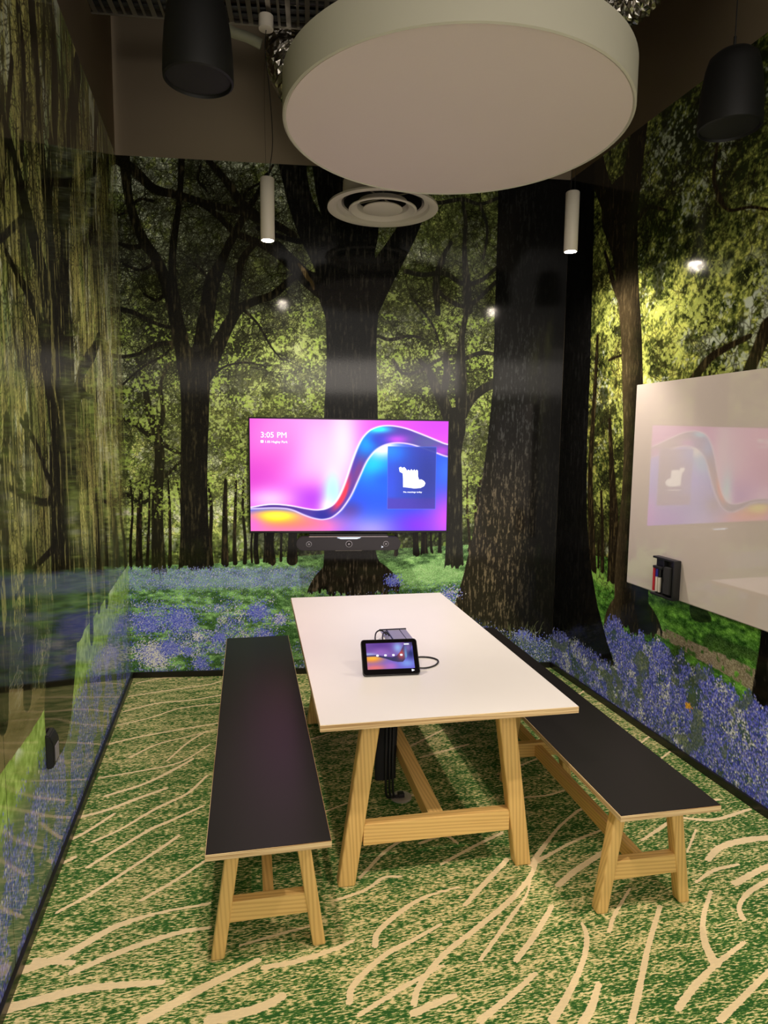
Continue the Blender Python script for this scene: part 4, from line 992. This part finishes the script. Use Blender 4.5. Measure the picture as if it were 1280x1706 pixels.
def tabl(p):   # table-local to world
    c, s = math.cos(-.0452), math.sin(-.0452); return Vector((1.4961 + c * p[0] - s * p[1], -1.7802 + s * p[0] + c * p[1], p[2]))
CP = thing('cable_outlet', 'grey flush cable outlet with dark lid edge set into the white tabletop behind the tablet', 'cable outlet', tabl((0, .0, TH)), -.0452)
bm = BM(); add_box(bm, (0, .052, .0012), (.136, .19, .0024), .0008); obj('outlet_plate', bm, M_GREY, CP)
bm = BM(); add_box(bm, (0, .148, .0035), (.142, .008, .006), .001); obj('lid_hinge', bm, M_CABLE, CP)
bm = BM(); add_box(bm, (-.034, .05, .0030), (.007, .18, .0012)); add_box(bm, (.034, .05, .0030), (.003, .18, .0012)); obj('lid_gap', bm, M_CABLE, CP)
CB = thing('controller_cable', 'black cables looping from the tabletop outlet to the back of the tablet', 'cable', tabl((-.03, 0, TH)), -.0452)
def wl(p): return p
for nm, pts in (('cable_loop', [(-.02, .06, .004), (-.05, .05, .03), (-.085, .0, .034), (-.105, -.09, .02), (-.11, -.2, .012), (-.09, -.36, .03), (-.085, -.405, .04)]),
                ('cable_loop', [(-.01, .04, .004), (-.03, .035, .026), (-.055, -.02, .03), (-.07, -.1, .02), (-.075, -.2, .01), (-.075, -.37, .03), (-.075, -.41, .04)]),
                ('cable_loop', [(-.04, -.42, .045), (.0, -.34, .008), (.05, -.30, .004), (.10, -.31, .004), (.128, -.345, .004), (.122, -.385, .004), (.09, -.425, .004), (.04, -.445, .005), (-.02, -.44, .012)])):
    bm = BM(); add_tube(bm, [tuple(q) for q in catmull(pts, 7)], .0036, 8); obj(nm, bm, M_CABLE, CB, True)

# cable sleeve below the table and floor box
SL = thing('cable_sleeve', 'black fabric cable sleeve hanging from under the table down to the floor box', 'cable sleeve', (1.40, -1.97, 0))
pts = catmull([(.07, .24, .706), (.055, .2, .55), (.03, .13, .36), (.0, .05, .17), (-.005, .03, .1)], 5)
bm = BM()
rings = []
for q in pts:
    rings.append([bm.verts.new((q[0] + .052 * math.cos(a), q[1] + .018 * math.sin(a), q[2])) for a in np.linspace(0, 2 * PI, 20, endpoint=False)])
for a, b_ in zip(rings, rings[1:]):
    for k in range(20): bm.faces.new((a[k], b_[k], b_[(k + 1) % 20], a[(k + 1) % 20]))
bm.faces.new(rings[0]); bm.faces.new(rings[-1][::-1]); bmesh.ops.recalc_face_normals(bm, faces=bm.faces[:])
obj('sleeve', bm, M_SLEEVE, SL, True)
for dx in (-.018, 0, .016):
    bm = BM(); add_tube(bm, [tuple(q) for q in catmull([(dx + .07, .215, .69), (dx + .055, .165, .55), (dx + .035, .095, .36), (dx + .012, .015, .17), (dx + .008, -.005, .06), (dx + .02, .0, .02), (dx + .05, .01, .016)], 5)], .006, 8); obj('sleeve_cable', bm, M_CABLE, SL, True)
FB = thing('floor_box', 'round grey floor power outlet with a metal rim under the table', 'floor outlet', (1.47, -1.955, 0))
bm = BM(); add_lathe(bm, [(.0, .0005), (.05, .0005), (.052, .008), (.046, .012), (.03, .012), (.028, .009), (0, .009)], n=32); obj('box_cover', bm, M_ALU, FB, True)
bm = BM(); add_box(bm, (0, 0, .018), (.03, .03, .02), .004); obj('plug', bm, M_CABLE, FB)

# ------------------------------------------------------------------ whiteboard
BY1, BY0, BZ0, BZ1 = -1.366, -3.77, .868, 2.056
WBd = thing('whiteboard', 'large glossy whiteboard on the right wall reflecting the television picture', 'whiteboard', (W - .030, (BY0 + BY1) / 2, (BZ0 + BZ1) / 2))
L_, Hh = BY1 - BY0, BZ1 - BZ0
bm = BM(); add_box(bm, (.015, 0, 0), (.022, L_ - .01, Hh - .01), .002); obj('backing', bm, M_BLACK, WBd)
bm = BM(); add_box(bm, (.002, 0, 0), (.006, L_, Hh), .0015); obj('board_surface', bm, M_BOARD, WBd)
bm = BM(); add_box(bm, (.012, 0, -Hh / 2 - .002), (.018, L_, .004), .001); obj('lower_edge', bm, M_ALU, WBd)
PH = thing('pen_holder', 'black magnetic pen and eraser holder at the lower left corner of the whiteboard', 'pen holder', (W - .034, -1.75, .975))
bm = BM()
add_box(bm, (-.006, 0, 0), (.012, .19, .218), .004); add_box(bm, (-.02, 0, .104), (.04, .185, .012), .004); add_box(bm, (-.022, -.09, 0), (.044, .011, .214), .004); add_box(bm, (-.022, 0, -.104), (.044, .19, .012), .004); add_box(bm, (-.022, .0, -.0), (.03, .006, .2), .002)
obj('tray_body', bm, M_BLACK, PH, True)
bm = BM(); add_box(bm, (-.028, .045, .05), (.03, .08, .014), .004); obj('pen_clip', bm, M_BLACK, PH)
def marker(label, y, z, mcap, mbody, grp='whiteboard markers in the holder'):
    t_ = thing('whiteboard_marker', label, 'marker', (W - .034 - .030, y, z), 0, grp)
    bm = BM(); add_lathe(bm, [(0, -.07), (.008, -.07), (.0088, -.06), (.0088, .012), (.0075, .02), (0, .02)], n=16); obj('marker_barrel', bm, mbody, t_, True)
    bm = BM(); add_lathe(bm, [(0, .068), (.007, .068), (.0092, .06), (.0095, .018), (.0092, .014), (0, .014)], n=16); obj('marker_cap', bm, mcap, t_, True)
    return t_
marker('red whiteboard marker with red barrel, nearest the back wall in the pen holder', -1.668, .957, M_RED, M_RED)
marker('blue capped whiteboard marker with pale barrel, next to the red one', -1.692, .957, M_BLUE, M_PALE)
marker('dark blue capped whiteboard marker with pale barrel, against the eraser', -1.716, .957, M_CABLE, M_PALE)
bm = BM(); add_prism(bm, [(-.026, -.075), (.026, -.075), (.03, -.03), (.024, 0), (.03, .03), (.026, .075), (-.026, .075), (-.028, 0)], -.016, .016, Matrix(((0, 0, 1, 0), (1, 0, 0, 0), (0, 1, 0, 0), (0, 0, 0, 1))))
bmesh.ops.bevel(bm, geom=list(bm.edges), offset=.003, segments=2, affect='EDGES')
er = obj('board_eraser', bm, M_GRILLE, None, True); er.location = (W - .034 - .030, -1.79, .965); tag(er, 'black whiteboard eraser in the pen holder beside the markers', 'eraser')

# ------------------------------------------------------------------ wall socket on the left wall
SO = thing('wall_socket', 'small black power outlet sticking out low on the glossy left wall', 'wall socket', (0, -2.215, .53))
bm = BM(); add_prism(bm, [(0, -.065), (.022, -.065), (.03, -.05), (.03, .03), (.016, .064), (0, .07)], -.04, .04, Matrix(((1, 0, 0, 0), (0, 0, 1, 0), (0, 1, 0, 0), (0, 0, 0, 1))))
bmesh.ops.bevel(bm, geom=list(bm.edges), offset=.004, segments=2, affect='EDGES'); bmesh.ops.recalc_face_normals(bm, faces=bm.faces[:])
obj('socket_body', bm, M_BLACK, SO, True)
bm = BM(); add_box(bm, (.0305, 0, -.012), (.003, .05, .06), .001); obj('socket_face', bm, M_GREY, SO)

# ------------------------------------------------------------------ pendants
def make_pendant(label, x, y):
    t_ = thing('pendant_spotlight', label, 'pendant light', (x, y, LAMP_Z), 0, 'white cylinder pendant spotlights')
    bm = BM(); add_lathe(bm, [(0, .335), (.036, .335), (.0395, .33), (.0395, .004), (.037, 0), (.034, 0), (.034, .02), (0, .02)], n=40); obj('lamp_body', bm, M_WHITE, t_, True)
    bm = BM(); add_lathe(bm, [(.0335, .0035), (.0, .0035)], n=32); obj('lamp_lens', bm, M_LAMP, t_, False)
    return t_
def pend_cord(t_, pts, r=.0022):
    bm = BM(); add_tube(bm, [tuple(q) for q in catmull(pts, 8)], r, 8); return obj('suspension_cable', bm, M_CABLE, t_, True)
names_ = ['white cylinder pendant spotlight hanging left of the television, on a slack cable', 'white cylinder pendant spotlight hanging right of the television before the giant trunk',
          'white cylinder pendant spotlight above the near end of the left bench', 'white cylinder pendant spotlight above the near end of the right bench']
for i, (x, y) in enumerate(LAMPS):
    t_ = make_pendant(names_[i], x, y)
    top = 3.925 - LAMP_Z
    if i == 0:
        pend_cord(t_, [(0, 0, .335), (.012, 0, .38), (.03, -.01, .52), (.02, 0, .75), (-.005, 0, 1.0), (0, 0, top)]); pend_cord(t_, [(-.006, 0, .335), (-.012, 0, .8), (0, 0, top)], .0008)
    else:
        pend_cord(t_, [(-.012, 0, .335), (-.01, 0, .7), (-.005, 0, top)], .0016); pend_cord(t_, [(.012, 0, .335), (.01, 0, .7), (.005, 0, top)], .0012)
    bm = BM(); add_lathe(bm, [(0, top), (.03, top), (.04, top + .004), (.04, top + .07), (.0, top + .078)] if i < 2 else [(0, top), (.03, top), (.04, top + .004), (.04, top + .07), (.012, top + .075), (.012, CEIL - LAMP_Z), (0, CEIL - LAMP_Z)], n=32); obj('ceiling_rose', bm, M_WHITE, t_, True)

# ------------------------------------------------------------------ drum
DR = thing('drum_pendant', 'huge white round drum hanging above the table', 'ceiling drum', (1.675, -1.939, 3.07))
bm = BM(); add_lathe(bm, [(.735, .006), (.742, 0), (.75, .004), (.75, .165), (.745, .17), (.0, .17)], n=128); obj('drum_side', bm, M_DRUM, DR, True)
bm = BM(); add_lathe(bm, [(.735, .006), (.735, .004), (0, .004)], n=128); bmesh.ops.recalc_face_normals(bm, faces=bm.faces[:]); obj('drum_underside', bm, M_DRUMB, DR)
for k in range(3):
    a = PI / 2 + k * 2 * PI / 3
    bm = BM(); add_tube(bm, [(.5 * math.cos(a), .5 * math.sin(a), .17), (.5 * math.cos(a), .5 * math.sin(a), CEIL - 3.07)], .0016, 6); obj('suspension_wire', bm, M_STEEL, DR)

# ------------------------------------------------------------------ air diffuser with duct
DF = thing('air_diffuser', 'round white ceiling air diffuser with concentric rings, hanging beyond the drum', 'air diffuser', (1.631, -.778, 3.116))
DF.scale = (1.055, 1.055, 1.055)
bm = BM(); add_lathe(bm, [(.318, .012), (.32, .0), (.292, -.004), (.27, .006), (.262, .022), (.24, .03), (.226, .075), (.226, .16), (.23, .16), (.232, .08), (.25, .036), (.318, .012)], n=72); obj('outer_ring', bm, M_WHITE, DF, True)
bm = BM(); add_lathe(bm, [(.2255, .03), (.2255, .155), (0, .155)], n=56); obj('plenum_shade', bm, M_GRILLE, DF, True)  # throat lining coloured dark to paint in the shadow between the rings
bm = BM(); add_lathe(bm, [(.196, .0), (.198, -.006), (.186, -.010), (.15, .010), (.138, .04), (.142, .04), (.155, .016), (.196, .0)], n=64); obj('middle_ring', bm, M_WHITE, DF, True)
bm = BM(); add_lathe(bm, [(.112, .004), (.114, -.002), (.1, -.006), (0, -.014), ], n=56); add_lathe(bm, [(.112, .004), (0, .02)], n=56); obj('centre_cone', bm, M_WHITE, DF, True)
bm = BM(); add_lathe(bm, [(0, .02), (.008, .02), (.008, .15), (0, .15)], n=12)
for k in range(4):
    a = PI / 4 + k * PI / 2; add_tube(bm, [(0, 0, .06), (.225 * math.cos(a), .225 * math.sin(a), .06)], .004, 6)
obj('ring_spider', bm, M_STEEL, DF)
bm = BM(); add_lathe(bm, [(.231, .14), (.235, .162), (.2, .2), (.15, .22), (.15, .27), (0, .27)], n=48); obj('duct_collar', bm, M_GRILLE, DF, True)
def duct(label, pts, r, seed):
    q = catmull(pts, 16); rr = random.Random(seed); bm = BM()
    P_ = []; R_ = []
    for i, p_ in enumerate(q):
        P_.append(tuple(p_)); R_.append(r * (1 + (.06 if i % 2 else -.05) + rr.uniform(-.03, .03)))
    add_tube(bm, P_, R_, 28)
    for v_ in bm.verts: v_.co += Vector((rr.uniform(-1, 1), rr.uniform(-1, 1), rr.uniform(-1, 1))) * .006
    o_ = obj('flexible_duct', bm, M_FOIL); tag(o_, label, 'air duct'); return o_
def P3(x, y, yy): return tuple(on_y(np.array(float(x)), np.array(float(y)), yy))
duct('crumpled silver foil duct running down behind the drum to the round air diffuser', [(1.631, -.778, 3.405), (1.61, -.775, 3.46), P3(575, 262, -.78), P3(520, 190, -.78), P3(482, 125, -.74), P3(474, 82, -.62), P3(478, 40, -.48), P3(490, -40, -.42)], .105, 3)
duct('silver foil duct crossing high above the right rim of the drum', [P3(960, -60, -1.75), P3(1010, 0, -1.85), P3(1050, 12, -1.9), P3(1110, -40, -1.95), P3(1200, -120, -2.0)], .07, 5)

# ------------------------------------------------------------------ speakers
def speaker(label, loc):
    t_ = thing('pendant_speaker', label, 'speaker', loc, 0, 'black pendant speakers')
    bm = BM(); add_lathe(bm, [(.118, .012), (.122, .0), (.1295, .004), (.1305, .02), (.128, .1), (.121, .18), (.11, .25), (.098, .29), (.075, .31), (.0, .318)], n=56); obj('speaker_shell', bm, M_SPK, t_, True)
    bm = BM(); add_lathe(bm, [(.118, .012), (.1, .008), (0, .006)], n=48); bmesh.ops.recalc_face_normals(bm, faces=bm.faces[:]); obj('speaker_grille', bm, M_SPKG, t_, True)
    bm = BM(); add_tube(bm, [(0, 0, .31), (0, 0, CEIL - loc[2])], .0022, 8); add_tube(bm, [(0, 0, .31), (0, 0, .38)], .006, 10); obj('suspension_cable', bm, M_CABLE, t_, True)
speaker('black pendant speaker hanging at the left, before the willow wall', (.594, -2.096, 3.05))
speaker('black pendant speaker hanging at the right, in front of the leafy mural wall', (2.833, -2.248, 3.078))

# ------------------------------------------------------------------ cable tray and services
def bk(x, off, z):       # point at x along the back wall, off metres into the room
    v_ = Vector((x, x * SK, z)) - NB * off; return v_
TZ = 4.01
TR = thing('cable_tray', 'slotted metal cable tray spanning wall to wall high above the television', 'cable tray', bk(W / 2, .84, TZ), ANG)
Lt = W / math.cos(ANG) - .10
bm = BM(); n_ = 58
for k in range(n_):
    x = -Lt / 2 + .02 + (Lt - .04) * k / (n_ - 1); add_box(bm, (x, 0, .004), (.026 if k % 2 else .014, .26, .004))
obj('tray_rungs', bm, M_STEEL, TR)
for sy in (-1, 1):
    bm = BM(); add_box(bm, (0, sy * .132, .024), (Lt, .004, .05)); add_box(bm, (0, sy * .126, .002), (Lt, .012, .003)); obj('side_rail', bm, M_STEEL, TR)
for k, (dy, r) in enumerate(((-.08, .022), (-.02, .018), (.05, .024))):
    pts = [bk(.06 + (W - .12) * i / 12, .84 + dy + .01 * math.sin(i * 1.3 + k), TZ + .010 + r) for i in range(13)]
    bm = BM(); add_tube(bm, [tuple(p_) for p_ in pts], r, 10); o = obj('cable_bundle', bm, M_CABLE, None, True)
    tag(o, ['thick black cable bundle lying along the side of the cable tray nearest the table', 'thin black cable bundle in the middle of the cable tray', 'thick black cable bundle lying along the side of the cable tray nearest the back wall'][k], 'cable', 'cable bundles on the tray')
bm = BM(); add_tube(bm, [tuple(q) for q in catmull([P3(330, -60, -.5), P3(345, 0, -.5), P3(380, 48, -.5), P3(412, 62, -.5), P3(436, 74, -.5)], 6)], .03, 20)
o = obj('service_pipe', bm, M_PIPE, None, True); tag(o, 'pale pipe bending down beside the foil duct below the cable tray', 'pipe')
